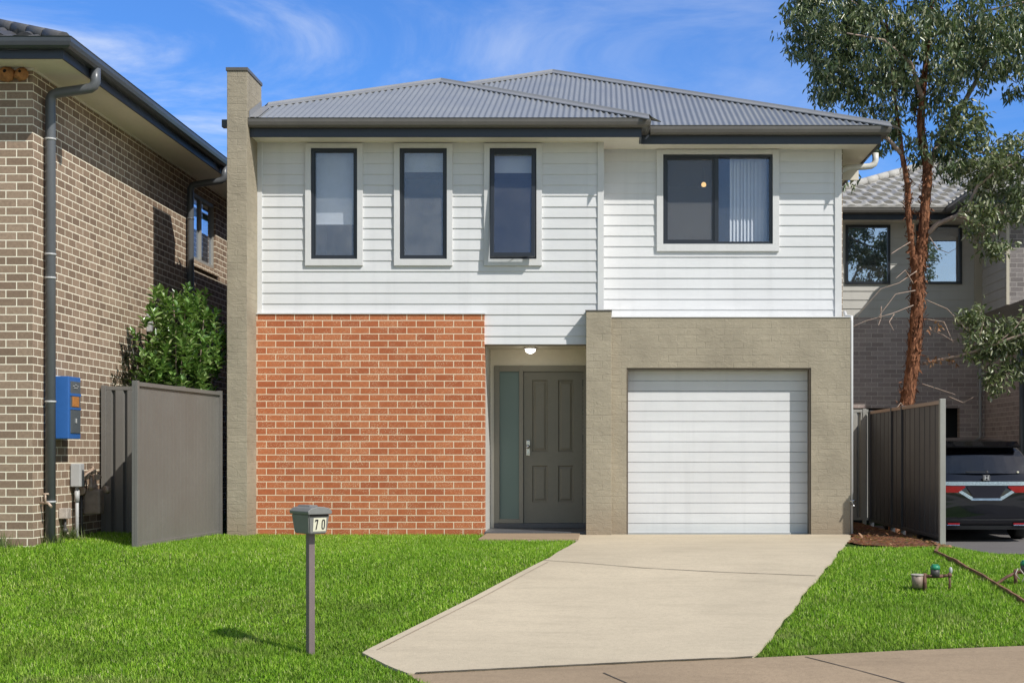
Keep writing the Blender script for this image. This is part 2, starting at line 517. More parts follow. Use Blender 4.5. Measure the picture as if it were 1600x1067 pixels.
def wall(xr, zr, y0, y1, holes=(), axis='y'):
    """wall with openings; axis 'y' = wall lies in xz with thickness y0..y1, axis 'x' = wall lies in yz"""
    mb = MB()
    us = sorted({xr[0], xr[1], *[h[0] for h in holes], *[h[1] for h in holes]})
    zs = sorted({zr[0], zr[1], *[h[2] for h in holes], *[h[3] for h in holes]})
    us = [u for u in us if xr[0] <= u <= xr[1]]
    zs = [z for z in zs if zr[0] <= z <= zr[1]]
    def solid(i, j):
        if i < 0 or j < 0 or i >= len(us) - 1 or j >= len(zs) - 1:
            return False
        u, z = (us[i] + us[i + 1]) / 2, (zs[j] + zs[j + 1]) / 2
        return not any(h[0] < u < h[1] and h[2] < z < h[3] for h in holes)
    P = (lambda u, t, z: (u, t, z)) if axis == 'y' else (lambda u, t, z: (t, u, z))
    for i in range(len(us) - 1):
        for j in range(len(zs) - 1):
            if not solid(i, j):
                continue
            a, b, c, d = us[i], us[i + 1], zs[j], zs[j + 1]
            mb.face([P(a, y0, c), P(b, y0, c), P(b, y0, d), P(a, y0, d)])
            mb.face([P(a, y1, c), P(a, y1, d), P(b, y1, d), P(b, y1, c)])
            if not solid(i - 1, j): mb.face([P(a, y0, c), P(a, y0, d), P(a, y1, d), P(a, y1, c)])
            if not solid(i + 1, j): mb.face([P(b, y0, c), P(b, y1, c), P(b, y1, d), P(b, y0, d)])
            if not solid(i, j - 1): mb.face([P(a, y0, c), P(a, y1, c), P(b, y1, c), P(b, y0, c)])
            if not solid(i, j + 1): mb.face([P(a, y0, d), P(b, y0, d), P(b, y1, d), P(a, y1, d)])
    bmesh.ops.remove_doubles(mb.bm, verts=mb.bm.verts[:], dist=1e-5)
    return mb

def boards(xr, zr, y, pitch, holes=(), z0=None, axis='y', sgn=1, lip=.012):
    """lapped weatherboards: each board leans out to a thick lower edge that throws a shadow line"""
    mb = MB()
    z0 = zr[0] if z0 is None else z0
    P = (lambda u, t, z: (u, t, z)) if axis == 'y' else (lambda u, t, z: (t, u, z))
    cuts = sorted({zr[0], zr[1], *[h[2] for h in holes], *[h[3] for h in holes]})
    k = math.floor((zr[0] - z0) / pitch)
    while z0 + k * pitch < zr[1]:
        zb, zt = z0 + k * pitch, z0 + (k + 1) * pitch
        wob = random.uniform(-.0008, .0008)
        off = lambda z: -sgn * (lip + wob) * (1 - (z - zb) / pitch)
        zz = [max(zb, zr[0])] + [c for c in cuts if max(zb, zr[0]) < c < min(zt, zr[1])] + [min(zt, zr[1])]
        for a, b in zip(zz[:-1], zz[1:]):
            if b - a < 1e-5:
                continue
            mid = (a + b) / 2
            segs = [(xr[0], xr[1])]
            for h in holes:
                if h[2] < mid < h[3]:
                    ns = []
                    for p, q in segs:
                        if h[1] <= p or h[0] >= q:
                            ns.append((p, q))
                        else:
                            if h[0] > p: ns.append((p, h[0]))
                            if h[1] < q: ns.append((h[1], q))
                    segs = ns
            for p, q in segs:
                mb.face([P(p, y + off(a), a), P(q, y + off(a), a), P(q, y + off(b), b), P(p, y + off(b), b)])
                if a == zb:
                    mb.face([P(p, y + .004 * sgn, a), P(q, y + .004 * sgn, a), P(q, y + off(a), a), P(p, y + off(a), a)])
        k += 1
    return mb

TAN = math.tan(R(22.5))
NOISE_TAB = [random.uniform(-1, 1) for _ in range(4096)]
def roof_slope(O, ud, inw, length, run, mode, clips, lift=0.0):
    """one roof plane: O eave corner, ud along the eave, inw horizontal direction up the slope"""
    O, ud, inw = Vector(O), Vector(ud), Vector(inw)
    up = (inw + Vector((0, 0, TAN))).normalized()
    nrm = ud.cross(up)
    if nrm.z < 0: nrm = -nrm
    bm = bmesh.new()
    slope = run / math.cos(math.atan(TAN))
    if mode == 'corrugated':
        p = .076
        n = int(length / p * 8)
        vsamp = [0, slope]
        cols = []
        for i in range(n + 1):
            u = i * length / n
            h = .0105 * math.cos(2 * math.pi * u / p) + lift + .0105
            if int(u / .762) != int((u - length / n) / .762): h += .004
            cols.append([bm.verts.new(O + ud * u + up * v + nrm * h) for v in vsamp])
        for i in range(n):
            f = bm.faces.new([cols[i][0], cols[i + 1][0], cols[i + 1][1], cols[i][1]])
            f.smooth = True
    else:
        tw, th = .30, .335
        n = int(length / tw * 12)
        rows = []
        nc = int(slope / th) + 1
        for c in range(nc):
            for e, v in ((0, c * th), (1, (c + 1) * th + .004)):
                row = []
                for i in range(n + 1):
                    u = i * length / n
                    uu = (u / tw + (.5 if c % 2 else 0)) % 1
                    tid = int(u / tw + (.5 if c % 2 else 0)) * 131 + c * 17
                    roll = .036 * max(0, math.sin(math.pi * min(1, max(0, (uu - .05) / .6)))) ** 1.0
                    h = roll + (.030 if e == 0 else .0) + NOISE_TAB[tid % 4096] * .003 + lift
                    row.append(bm.verts.new(O + ud * u + up * v + nrm * h))
                rows.append(row)
        for r in range(len(rows) - 1):
            for i in range(n):
                f = bm.faces.new([rows[r][i], rows[r][i + 1], rows[r + 1][i + 1], rows[r + 1][i]])
                f.smooth = (r % 2 == 0)
        # front lip of the first course
        fr = [bm.verts.new(v.co - Vector((0, 0, .10)) + inw * .02) for v in rows[0]]
        for i in range(n):
            bm.faces.new([fr[i], fr[i + 1], rows[0][i + 1], rows[0][i]])
    for pt, no in clips:
        bmesh.ops.bisect_plane(bm, geom=bm.verts[:] + bm.edges[:] + bm.faces[:], plane_co=pt, plane_no=no, clear_outer=True)
    mb = MB(); mb.bm.free(); mb.bm = bm
    mb.keepn = True
    for f in bm.faces:
        f.normal_update()
        if f.normal.z < 0 and abs(f.normal.z) > .3: f.normal_flip()
    return mb

def cap_strip(mb, p0, p1, a, b, w=.15, lift=.028, crown=.03):
    """folded metal hip cap from p0 to p1; a and b point down the two slopes"""
    p0, p1 = Vector(p0), Vector(p1)
    up = Vector((0, 0, 1))
    secs = []
    for p in (p0, p1):
        secs.append([p + Vector(a) * w + up * (lift - .012), p + Vector(a) * w + up * lift, p + Vector(a) * .035 + up * (lift + .008), p + up * (lift + crown),
                     p + Vector(b) * .035 + up * (lift + .008), p + Vector(b) * w + up * lift, p + Vector(b) * w + up * (lift - .012)])
    mb.sheet(secs)

# ------------------------------------------------------------------ ground, paving
def irange(a, b, st):
    n = max(1, int(round((b - a) / st)))
    return [a + (b - a) * i / n for i in range(n + 1)]
xs = [-900, -300, -100, -40, -20] + irange(-14, 14, .5) + [20, 40, 100, 300, 900]
ys = [-900, -300, -100, -30, -10, 0, 5] + irange(7, 24, .3) + [28, 40, 80, 200, 500, 1500]
tag(MB().sheet([[(x, y, gz(x, y)) for x in xs] for y in ys]).build('ground', M['ground'], None, True), kind='structure')

tag(MB().sheet([[(x, y, -.60) for x in (-120, -20, 0, 20, 120)] for y in (-14, -5, 2, 8.4)]).build('street', M['street']), kind='structure')
DL = [(9.9, -1.05), (10.204, -1.267), (10.392, -1.381), (10.586, -1.546), (11.017, -1.827), (11.79, -1.567), (13.027, -1.16), (13.974, -.876), (15.076, -.549), (16.3, -.40), (17.44, -.295)]
def lerp_tab(t, y):
    if y <= t[0][0]: return t[0][1]
    for (a, va), (b, vb) in zip(t[:-1], t[1:]):
        if y <= b: return va + (vb - va) * (y - a) / (b - a)
    return t[-1][1]
DR = [(10.409, -1.383), (10.55, -.662), (10.732, .268), (10.882, 1.122), (11.79, 1.407), (13.512, 1.908), (14.778, 2.314), (17.57, 2.967), (18.4, 3.12), (19, 3.14)]
TOPX = -1.50
def dl(y):
    return lerp_tab(DL, y) if y < 17.45 else TOPX
rows = []
for y in irange(10.409, 17.44, .12) + [17.4401] + irange(17.5, 18.68, .12):
    a, b = dl(y), lerp_tab(DR, y)
    w = .012 * math.sin(y * 5.1) + .008 * math.sin(y * 13.7 + 1)
    b += w
    a = min(a, b - .002)
    rows.append([(a + (b - a) * i / 10, y, gz(a + (b - a) * i / 10, y) + .018) for i in range(11)])
mb = MB().sheet(rows)
edge = [e for e in mb.bm.edges if e.is_boundary]
r = bmesh.ops.extrude_edge_only(mb.bm, edges=edge)
for v in [g for g in r['geom'] if isinstance(g, bmesh.types.BMVert)]:
    v.co.z -= .08
drive = tag(mb.build('driveway', M['concrete']), kind='structure')
def ribbon(pts, w, lift, name, m, parent=None):
    rows = []
    P = []
    for (a, b) in zip(pts[:-1], pts[1:]):
        n = max(2, int(math.dist(a, b) / .15))
        P += [(a[0] + (b[0] - a[0]) * i / n, a[1] + (b[1] - a[1]) * i / n) for i in range(n)]
    P.append(pts[-1])
    for i, p in enumerate(P):
        q0, q1 = P[max(i - 1, 0)], P[min(i + 1, len(P) - 1)]
        d = Vector((q1[0] - q0[0], q1[1] - q0[1], 0)).normalized()
        nn = Vector((-d.y, d.x, 0)) * w / 2 * random.uniform(.75, 1.25)
        j = random.uniform(-.004, .004)
        rows.append([(p[0] - nn.x, p[1] - nn.y + j, gz(*p) + lift), (p[0] + nn.x, p[1] + nn.y + j, gz(*p) + lift)])
    return MB().sheet(rows).build(name, m, parent)
ribbon([(-.60, 14.86), (-.2, 14.70), (.366, 14.42), (1.1, 14.20), (2.04, 14.0)], .016, .022, 'control_joint', M['joint'], drive)
ribbon([(-1.72, 11.08), (-1.46, 11.86), (-1.06, 13.06), (-.78, 14.0), (-.56, 14.75)], .012, .022, 'edge_line', M['edge'], drive)
FP = [(-1.383, 10.409), (-.662, 10.55), (.268, 10.732), (1.122, 10.882), (2.224, 11.096), (3.244, 11.256), (5, 11.45), (9, 11.6)]
def fpy(x):
    return lerp_tab(FP, x)
rows = []
for x in irange(-1.383, 9, .15):
    t = fpy(x) - .004
    lo = 8.9 if x > -.6 else 8.9 + (10.39 - 8.9) * (1 - (x + 1.383) / .783) ** 1.0
    rows.append([(x, lo + (t - lo) * j / 8, gz(x, lo + (t - lo) * j / 8) + .010) for j in range(9)])
path = tag(MB().sheet(rows).build('footpath', M['foot']), kind='structure')
ribbon([(x, fpy(x) - .006) for x in irange(-1.34, 1.12, .2)], .022, .023, 'expansion_gap', M['joint'], path)
ribbon([(1.508, 10.90), (1.832, 10.52), (2.3, 9.9)], .012, .014, 'score_line', M['joint'], path)
ribbon([(.0, 10.44), (.143, 10.2), (.4, 9.7)], .012, .014, 'score_line', M['joint'], path)
# porch path strip
mb = MB().box(-1.50, -.30, 17.47, 18.68, -.06, .030, .006)
tag(mb.build('porch_path', M['foot']), kind='structure')
# asphalt drive next door
asph = [(4.25, 18.35), (4.9, 19.6), (5.4, 20.2), (6.2, 20.05), (7.2, 19.0), (8.0, 16.5), (8.3, 11.6)]
rows = []
left = [(24.3, 4.13), (20.6, 4.13), (18.3, 4.2)]
for y in irange(18.35, 28.0, .3):
    a = 4.16 if y > 20.3 else 4.2 + (5.4 - 4.2) * 0
    rows.append([(a + (13 - a) * i / 14, y, gz(a + (13 - a) * i / 14, y) + .012) for i in range(15)])
# near edge slants: rebuild first rows to follow the lawn edge
def asph_y(x):
    return lerp_tab([(4.16, 18.5), (4.6, 19.6), (5.2, 20.25), (6.2, 20.0), (7.0, 19.0), (7.6, 11.7), (13, 11.7)], x)
rows = []
for x in irange(4.16, 13, .2):
    lo = asph_y(x)
    rows.append([(x, lo + (28.05 - lo) * j / 40, gz(x, lo + (28.05 - lo) * j / 40) + .012) for j in range(41)])
tag(MB().sheet(rows).build('neighbour_driveway', M['asphalt']), kind='structure')
# bare soil between the driveway and the side fence
rows = []
for y in irange(16.25, 22.2, .12):
    a = lerp_tab(DR, y) + .01 if y < 18.7 else 3.17
    b = 4.06
    if y < 16.9: a = a + (16.9 - y) * .9
    a += .05 * math.sin(y * 9)
    a = min(a, b - .01) if y < 18.6 else a
    rows.append([(a + (b - a) * i / 8, y, gz(a + (b - a) * i / 8, y) + .008 + .02 * random.random()) for i in range(9)])
tag(MB().sheet(rows).build('garden_soil', M['soil']), kind='structure')

# ------------------------------------------------------------------ lawn blades
def in_poly(px, py, poly):
    ins = np.zeros(px.shape, bool)
    n = len(poly)
    for i in range(n):
        x0, y0 = poly[i]; x1, y1 = poly[(i + 1) % n]
        c = ((y0 > py) != (y1 > py)) & (px < (x1 - x0) * (py - y0) / (y1 - y0 + 1e-12) + x0)
        ins ^= c
    return ins
def gz_np(x, y):
    t = 15.2 - y
    b = np.maximum(-.11 * (np.sqrt(t * t + .30) + t) / 2, -.62)
    s1 = np.clip((x - 3.6) / 1.6, 0, 1); s1 = s1 * s1 * (3 - 2 * s1)
    s2 = np.clip((y - 14) / 4, 0, 1); s2 = s2 * s2 * (3 - 2 * s2)
    s3 = np.clip((-x - 4.2) / 1.6, 0, 1); s3 = s3 * s3 * (3 - 2 * s3)
    s4 = np.clip((y - 13) / 2.2, 0, 1); s4 = s4 * s4 * (3 - 2 * s4)
    return b - .35 * s1 * s2 + .11 * s3 * s4
left_lawn = [(-9, 8.8), (-.2, 8.8), (-.62, 9.4), (-1.05, 9.9), (-1.275, 10.204), (-1.395, 10.392), (-1.56, 10.586), (-1.845, 11.017), (-1.585, 11.79), (-1.175, 13.027), (-.89, 13.974), (-.565, 15.076), (-.41, 16.3), (-.33, 17.44), (-1.515, 17.46), (-1.515, 18.66), (-4.44, 18.66), (-4.44, 18.17), (-4.78, 18.17), (-5.02, 15.66), (-5.06, 15.66), (-4.93, 17.14), (-5.92, 17.14), (-5.92, 15.15), (-9, 15.15)]
right_lawn = [(1.15, 10.89), (2.224, 11.115), (3.246, 11.286), (5, 11.47), (7.5, 11.6), (7.0, 18.9), (6.2, 19.95), (5.2, 20.2), (4.6, 19.55), (4.2, 18.5), (4.2, 17.92), (4.05, 17.92), (4.0, 16.4), (3.3, 16.25), (2.70, 16.3), (2.33, 14.778), (1.93, 13.512), (1.425, 11.79)]
def scatter(poly, dens, dens_far):
    xsn = [p[0] for p in poly]; ysn = [p[1] for p in poly]
    A = (max(xsn) - min(xsn)) * (max(ysn) - min(ysn))
    n = int(A * dens)
    x = rng.uniform(min(xsn), max(xsn), n); y = rng.uniform(min(ysn), max(ysn), n)
    k = in_poly(x, y, poly)
    k &= rng.uniform(0, 1, n) < np.clip(1 - (y - 11) / 8 * (1 - dens_far), 0, 1)
    return x[k], y[k]
def blades(name, x, y, hmin, hmax, wid, m, parent=None, lift=0.0, lean=.75, z=None):
    n = len(x)
    z = gz_np(x, y) + lift if z is None else z
    h = rng.uniform(hmin, hmax, n) * (1 + .22 * np.sin(x * 3.1 + np.sin(y * 2.3)) * np.sin(y * 2.7))
    a = rng.uniform(0, 2 * np.pi, n)
    le = rng.uniform(.15, lean, n)
    w = wid * rng.uniform(.6, 1.3, n)
    wa = a + np.pi / 2 + rng.uniform(-.5, .5, n)
    base = np.stack([x, y, z], 1)
    tip = base + np.stack([np.cos(a) * h * np.sin(le), np.sin(a) * h * np.sin(le), h * np.cos(le)], 1)
    wv = np.stack([np.cos(wa) * w, np.sin(wa) * w, np.zeros(n)], 1)
    v = np.empty((n, 3, 3))
    v[:, 0] = base - wv; v[:, 1] = base + wv; v[:, 2] = tip
    return tri_mesh(name, v.reshape(-1, 3), 3, m, parent)
def tri_mesh(name, verts, k, m, parent=None, smooth=False):
    nv = len(verts); nf = nv // k
    me = bpy.data.meshes.new(name)
    me.vertices.add(nv); me.loops.add(nv); me.polygons.add(nf)
    me.vertices.foreach_set('co', np.ascontiguousarray(verts, dtype=np.float32).ravel())
    me.loops.foreach_set('vertex_index', np.arange(nv, dtype=np.int32))
    me.polygons.foreach_set('loop_start', np.arange(0, nv, k, dtype=np.int32))
    me.update(calc_edges=True)
    return link(name, me, m, parent)
x1, y1 = scatter(left_lawn, 8200, .8)
x2, y2 = scatter(right_lawn, 7800, .8)
tag(blades('lawn_grass', np.r_[x1, x2], np.r_[y1, y2], .022, .048, .0046, M['grass'], lean=1.4), kind='stuff')

# ------------------------------------------------------------------ main house
house = thing('two_storey_house', 'white weatherboard two storey house with red brick panel, grey door and white garage', 'house', (-.7, 18.73, 0))
H = house
SOF = 5.045
YL, YR, YG = 18.78, 19.19, 18.70
W3 = [(-3.762, -3.165), (-2.621, -2.013), (-1.463, -.863)]
wz0, wz1 = 3.545, 4.97
wh = [(a, b, wz0, wz1) for a, b in W3]
wr = (.783, 2.222, 3.796, 4.974)
# walls
wall((-4.47, -1.53), (-.1, 2.83), YG, YG + .22).build('brick_wall', M['red_brick'], H)
wall((-4.47, -.02), (2.44, SOF + .2), YL + .02, YL + .12, wh).build('wall', M['render_dark'], H)
wall((0, 3.14), (2.7, SOF + .2), YR + .02, YR + .12, [wr]).build('wall', M['render_dark'], H)
boards((-4.46, -.02), (2.452, SOF + .03), YL, .1385, wh, z0=2.842 - .1385 * 3 - .006).build('weatherboard_wall', M['board'], H)
boards((0, 3.115), (2.80, SOF + .03), YR, .1385, [wr]).build('weatherboard_wall', M['board'], H)
MB().box(-.02, 0.0, YL, YR + .05, 2.6, SOF + .02).build('weatherboard_return', M['board'], H)
# corner boards
mb = MB(); mb.box(-4.452, -4.39, YL - .026, YL + .02, 2.845, SOF, .002); mb.build('corner_board', M['trim'], H)
mb = MB(); mb.box(-.075, .004, YL - .026, YL + .02, 2.845, SOF, .002); mb.build('corner_board', M['trim'], H)
mb = MB(); mb.box(3.04, 3.13, YR - .026, YR + .02, 2.80, SOF, .002); mb.build('corner_board', M['trim'], H)
# flashings
mb = MB(); mb.box(-4.475, -1.515, YG - .018, YL - .012, 2.832, 2.846, .002); mb.build('flashing', M['trim'], H)
mb = MB(); mb.prism([(YG - .012, 2.79), (YG - .012, 2.80), (YR - .012, 2.815), (YR - .012, 2.79)], 'x', .105, 3.165); mb.build('flashing', M['trim'], H)
# garage wall with opening, pillar
gh = (.296, 2.66, -.2, 2.145)
wall((.10, 3.16), (-.1, 2.787), YG, YG + .30, [gh]).build('rendered_wall', M['render'], H)
mb = MB(); mb.box(-.222, .10, 18.555, 19.72, -.1, 2.855, .006); mb.build('rendered_pillar', M['render'], H)
mb = MB(); mb.box(-.232, .108, 18.545, 19.25, 2.858, 2.872, .002); mb.build('flashing', M['gutter'], H)
# nib wall on the boundary
mb = MB(); mb.box(-4.70, -4.449, 18.21, 18.98, -.1, 5.82, .006); nib = mb.build('nib_wall', M['render'], H)
mb = MB(); mb.box(-4.712, -4.437, 18.196, 18.99, 5.82, 5.862, .004); mb.build('cap_flashing', M['gutter'], nib)
# outer shell
wall((19.2, 30), (-.1, SOF + .1), 3.145, 2.95, axis='x').build('side_wall', M['brown_brick'], H)
wall((18.98, 30), (-.1, SOF + .1), -4.52, -4.38, axis='x').build('side_wall', M['brown_brick'], H)
wall((-4.5, 3.14), (-.1, SOF + .1), 29.9, 30).build('rear_wall', M['brown_brick'], H)
# garage door: stacked slats with rounded ribs
gd = MB()
z = .012
YD = YG + .215
while z < 2.16:
    p = .1318
    zt = min(z + p, 2.2)
    gd.face([(.22, YD - .010, z + .007), (2.74, YD - .010, z + .007), (2.74, YD - .010, zt - .004), (.22, YD - .010, zt - .004)])
    gd.face([(.22, YD - .010, zt - .004), (2.74, YD - .010, zt - .004), (2.74, YD + .006, zt + .0005), (.22, YD + .006, zt + .0005)])
    gd.face([(.22, YD + .006, zt + .0005), (2.74, YD + .006, zt + .0005), (2.74, YD - .010, zt + .007), (.22, YD - .010, zt + .007)])
    mid = z + p / 2
    z += p
gdo = gd.build('garage_door', M['garage'], H)
mb = MB(); mb.box(.30, 2.655, YD - .022, YD + .02, .0, .028, .004); mb.build('bottom_rail', M['lightgrey'], gdo)
for a in (2.642, .299):
    mb = MB(); mb.box(a, a + .015, YG + .012, YG + .20, 0, 2.128); mb.build('guide_rail', M['jamb'], gdo)
mb = MB(); mb.box(.30, 2.656, YG + .012, YG + .20, 2.130, 2.142); mb.build('head_lining', M['jamb'], gdo)
mb = MB(); mb.box(.2, 2.75, YD + .05, YD + .09, -.1, 2.4); mb.build('garage_lining', M['room'], H)
# porch recess
YP = 19.72
mb = MB(); mb.box(-1.60, -.20, YL + .01, YP + .1, 2.452, 2.47); mb.build('porch_ceiling', M['soffit'], H)
mb = MB(); mb.box(-1.565, -1.533, YG + .23, YP, 0, 2.45); mb.build('porch_side_wall', M['board_cream'], H)
dh = (-1.478, -.215, -.1, 2.235)
wall((-1.53, -.21), (-.1, 2.452), YP, YP + .12, [dh]).build('porch_rear_wall', M['soffit'], H)
mb = MB(); mb.box(-1.53, -.222, 18.72, YP + .3, -.1, .045, .004); mb.build('porch_floor', M['porch_tile'], H)
MB().box(-1.478, -.222, YP - .05, YP + .1, .046, .108, .004).build('door_step', M['porch_tile'], H)
# door frame, sidelight, door
fr = MB()
for (a, b, c, d) in ((-1.478, -1.405, .108, 2.235), (-1.14, -1.085, .108, 2.235), (-.275, -.215, .108, 2.235)):
    fr.box(a, b, YP - .02, YP + .10, c, d, .004)
fr.box(-1.405, -1.14, YP - .018, YP + .10, 2.155, 2.233, .003)
fr.box(-1.085, -.275, YP - .018, YP + .10, 2.155, 2.233, .003)
fr.box(-1.405, -1.14, YP - .018, YP + .10, .109, .165, .003)
dfr = fr.build('door_frame', M['door_frame'], H)
mb = MB(); mb.box(-1.405, -1.14, YP + .02, YP + .035, .165, 2.155); mb.build('sidelight', M['frosted'], dfr)
dx0, dx1, dz0, dz1 = -1.08, -.28, .112, 2.152
panels = [(-.965, -.755, .39, .885), (-.615, -.405, .39, .885), (-.965, -.755, 1.07, 2.04), (-.615, -.405, 1.07, 2.04)]
mb = wall((dx0, dx1), (dz0, dz1), YP + .012, YP + .05, [(p[0], p[1], p[2], p[3]) for p in panels])
for (a, b, c, d) in panels:
    for i0, i1, ya, yb in ((0, .014, YP + .012, YP + .030), (.014, .024, YP + .030, YP + .030), (.024, .05, YP + .030, YP + .018)):
        mb.face([(a + i0, ya, c + i0), (b - i0, ya, c + i0), (b - i1, yb, c + i1), (a + i1, yb, c + i1)])
        mb.face([(a + i0, ya, d - i0), (a + i1, yb, d - i1), (b - i1, yb, d - i1), (b - i0, ya, d - i0)])
        mb.face([(a + i0, ya, c + i0), (a + i1, yb, c + i1), (a + i1, yb, d - i1), (a + i0, ya, d - i0)])
        mb.face([(b - i0, ya, c + i0), (b - i0, ya, d - i0), (b - i1, yb, d - i1), (b - i1, yb, c + i1)])
    mb.face([(a + .05, YP + .018, c + .05), (b - .05, YP + .018, c + .05), (b - .05, YP + .018, d - .05), (a + .05, YP + .018, d - .05)])
door = mb.build('front_door', M['door'], H)
mb = MB()
mb.box(-1.045, -.995, YP - .008, YP + .014, 1.02, 1.225, .006)
mb.cyl((-1.02, YP - .05, 1.14), (-1.02, YP, 1.14), .019)
mb.sphere((-1.02, YP - .055, 1.14), .028)
mb.tube([(-1.02, YP - .02, 1.06), (-1.02, YP - .05, 1.06)], .012)
mb.build('handle', M['steel'], door)
for hz_ in (.35, 1.2, 1.95):
    mb = MB(); mb.box(-.283, -.262, YP - .006, YP + .014, hz_, hz_ + .10, .003); mb.build('hinge', M['ink'], door)
# porch lamp
lx, ly = -.965, 19.25
mb = MB(); mb.cyl((lx, ly, 2.425), (lx, ly, 2.452), .085, 24); pl = mb.build('porch_light', M['trim'], H)
mb = MB(); mb.sphere((lx, ly, 2.415), .066, 1, 1, .75, 20); mb.build('glowing_globe', M['porcelain'], pl)

# windows -----------------------------------------------------------
def frame_box(mb, x0, x1, z0, z1, ya, yb, w, bev=.003):
    mb.box(x0, x0 + w, ya, yb, z0, z1, bev); mb.box(x1 - w, x1, ya, yb, z0, z1, bev)
    mb.box(x0 + w, x1 - w, ya + .001, yb - .001, z0, z0 + w, bev); mb.box(x0 + w, x1 - w, ya + .001, yb - .001, z1 - w, z1, bev)
def trim_box(x0, x1, z0, z1, ya, yb, w, wb):
    mb = MB()
    mb.box(x0 - w, x0, ya, yb, z0, z1 + .06, .003); mb.box(x1, x1 + w, ya, yb, z0, z1 + .06, .003)
    mb.box(x0, x1, ya + .002, yb, z1, z1 + .06, .002)
    mb.box(x0 - w, x1 + w, ya - .002, yb, z0 - wb, z0, .003)
    return mb
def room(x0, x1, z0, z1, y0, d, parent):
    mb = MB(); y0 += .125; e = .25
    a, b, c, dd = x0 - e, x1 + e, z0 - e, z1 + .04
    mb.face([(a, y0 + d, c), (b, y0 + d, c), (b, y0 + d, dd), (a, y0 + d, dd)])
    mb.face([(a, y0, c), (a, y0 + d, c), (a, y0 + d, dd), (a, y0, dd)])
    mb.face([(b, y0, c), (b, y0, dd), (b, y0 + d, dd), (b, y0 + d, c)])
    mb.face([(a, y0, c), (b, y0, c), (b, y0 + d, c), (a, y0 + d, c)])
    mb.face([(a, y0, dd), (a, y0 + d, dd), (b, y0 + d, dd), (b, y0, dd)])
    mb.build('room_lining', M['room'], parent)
blind_z = (4.03, 4.71, 4.70)
for i, (a, b) in enumerate(W3):
    mb = MB(); frame_box(mb, a, b, wz0, wz1, YL - .012, YL + .07, .036 if i < 2 else .034)
    win = mb.build('window', M['frame'], H)
    trim_box(a, b, wz0, wz1, YL - .040, YL + .012, .072, .085).build('trim', M['trim'], win)
    if i < 2:
        sash = MB(); frame_box(sash, a + .036, b - .036, wz0 + .036, wz1 - .036, YL + .004, YL + .045, .018, .002)
        so = sash.build('sash', M['frame'], win)
        mb = MB(); mb.box(a + .05, b - .05, YL + .02, YL + .026, wz0 + .05, wz1 - .05)
        mb.build('pane', M['glass_dusty'], win)
    else:   # awning sash pushed open at the bottom
        mtx = Matrix.Translation((0, YL - .012, wz1 - .03)) @ Matrix.Rotation(R(-5.0), 4, 'X') @ Matrix.Translation((0, -(YL - .012), -(wz1 - .03)))
        sash = MB(); frame_box(sash, a + .012, b - .012, wz0 + .012, wz1 - .032, YL - .03, YL + .008, .05, .003)
        bmesh.ops.transform(sash.bm, matrix=mtx, verts=sash.bm.verts[:])
        sash.build('sash', M['frame'], win)
        mb = MB(); mb.box(a + .055, b - .055, YL - .016, YL - .010, wz0 + .055, wz1 - .075)
        bmesh.ops.transform(mb.bm, matrix=mtx, verts=mb.bm.verts[:])
        mb.build('pane', M['glass'], win)
        mb = MB(); mb.tube([(a + .25, YL + .02, wz0 + .05), (a + .33, YL - .06, wz0 + .03), (a + .27, YL - .12, wz0 + .035)], .006, 6)
        mb.build('winder', M['steel'], win)
    mb = MB(); mb.box(a + .04, b - .04, YL + .135, YL + .139, blind_z[i], wz1)
    mb.box(a + .04, b - .04, YL + .130, YL + .142, blind_z[i] - .02, blind_z[i], .003)
    mb.build('blind', M['blind'], win)
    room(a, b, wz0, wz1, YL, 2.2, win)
a, b, c, d = wr
mb = MB(); frame_box(mb, a, b, c, d, YR - .012, YR + .08, .036)
mx = 1.485
mb.box(mx - .028, mx + .028, YR - .008, YR + .07, c + .036, d - .036, .003)
win = mb.build('window', M['frame'], H)
trim_box(a, b, c, d, YR - .040, YR + .012, .085, .095).build('trim', M['trim'], win)
mb = MB(); frame_box(mb, a + .036, mx - .028, c + .036, d - .036, YR + .004, YR + .03, .026, .002); mb.build('sash', M['frame'], win)
mb = MB(); mb.box(a + .06, mx - .05, YR + .035, YR + .040, c + .06, d - .06); mb.build('pane', M['glass'], win)
mb = MB(); mb.box(mx + .02, b - .03, YR + .05, YR + .055, c + .03, d - .03); mb.build('pane', M['glass'], win)
mb = MB(); mb.face([(a + .06, YR + .014, c + .06), (mx - .05, YR + .014, c + .06), (mx - .05, YR + .014, d - .06), (a + .06, YR + .014, d - .06)])
mb.build('fly_screen', M['screen'], win)
mb = MB()
x = 1.71
while x < 2.17:
    an = random.uniform(.5, .8); w = .045
    hw = w * math.cos(an); hd = w * math.sin(an)
    bow = random.uniform(-.01, .01)
    mb.face([(x - hw, YR + .17 - hd, c + .02 + abs(bow)), (x + hw, YR + .17 + hd, c + .02), (x + hw + bow, YR + .17 + hd, d - .0), (x - hw + bow, YR + .17 - hd, d)])
    x += .047
mb.build('vertical_blind', M['curtain'], win)
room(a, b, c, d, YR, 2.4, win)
mb = MB(); mb.tube([(1.38, YR + .9, d), (1.38, YR + .9, 4.78)], .006, 6); pend = mb.build('pendant_lamp', M['frame'], win)
mb = MB(); mb.sphere((1.38, YR + .9, 4.745), .034); mb.build('glowing_globe', M['bulb'], win)

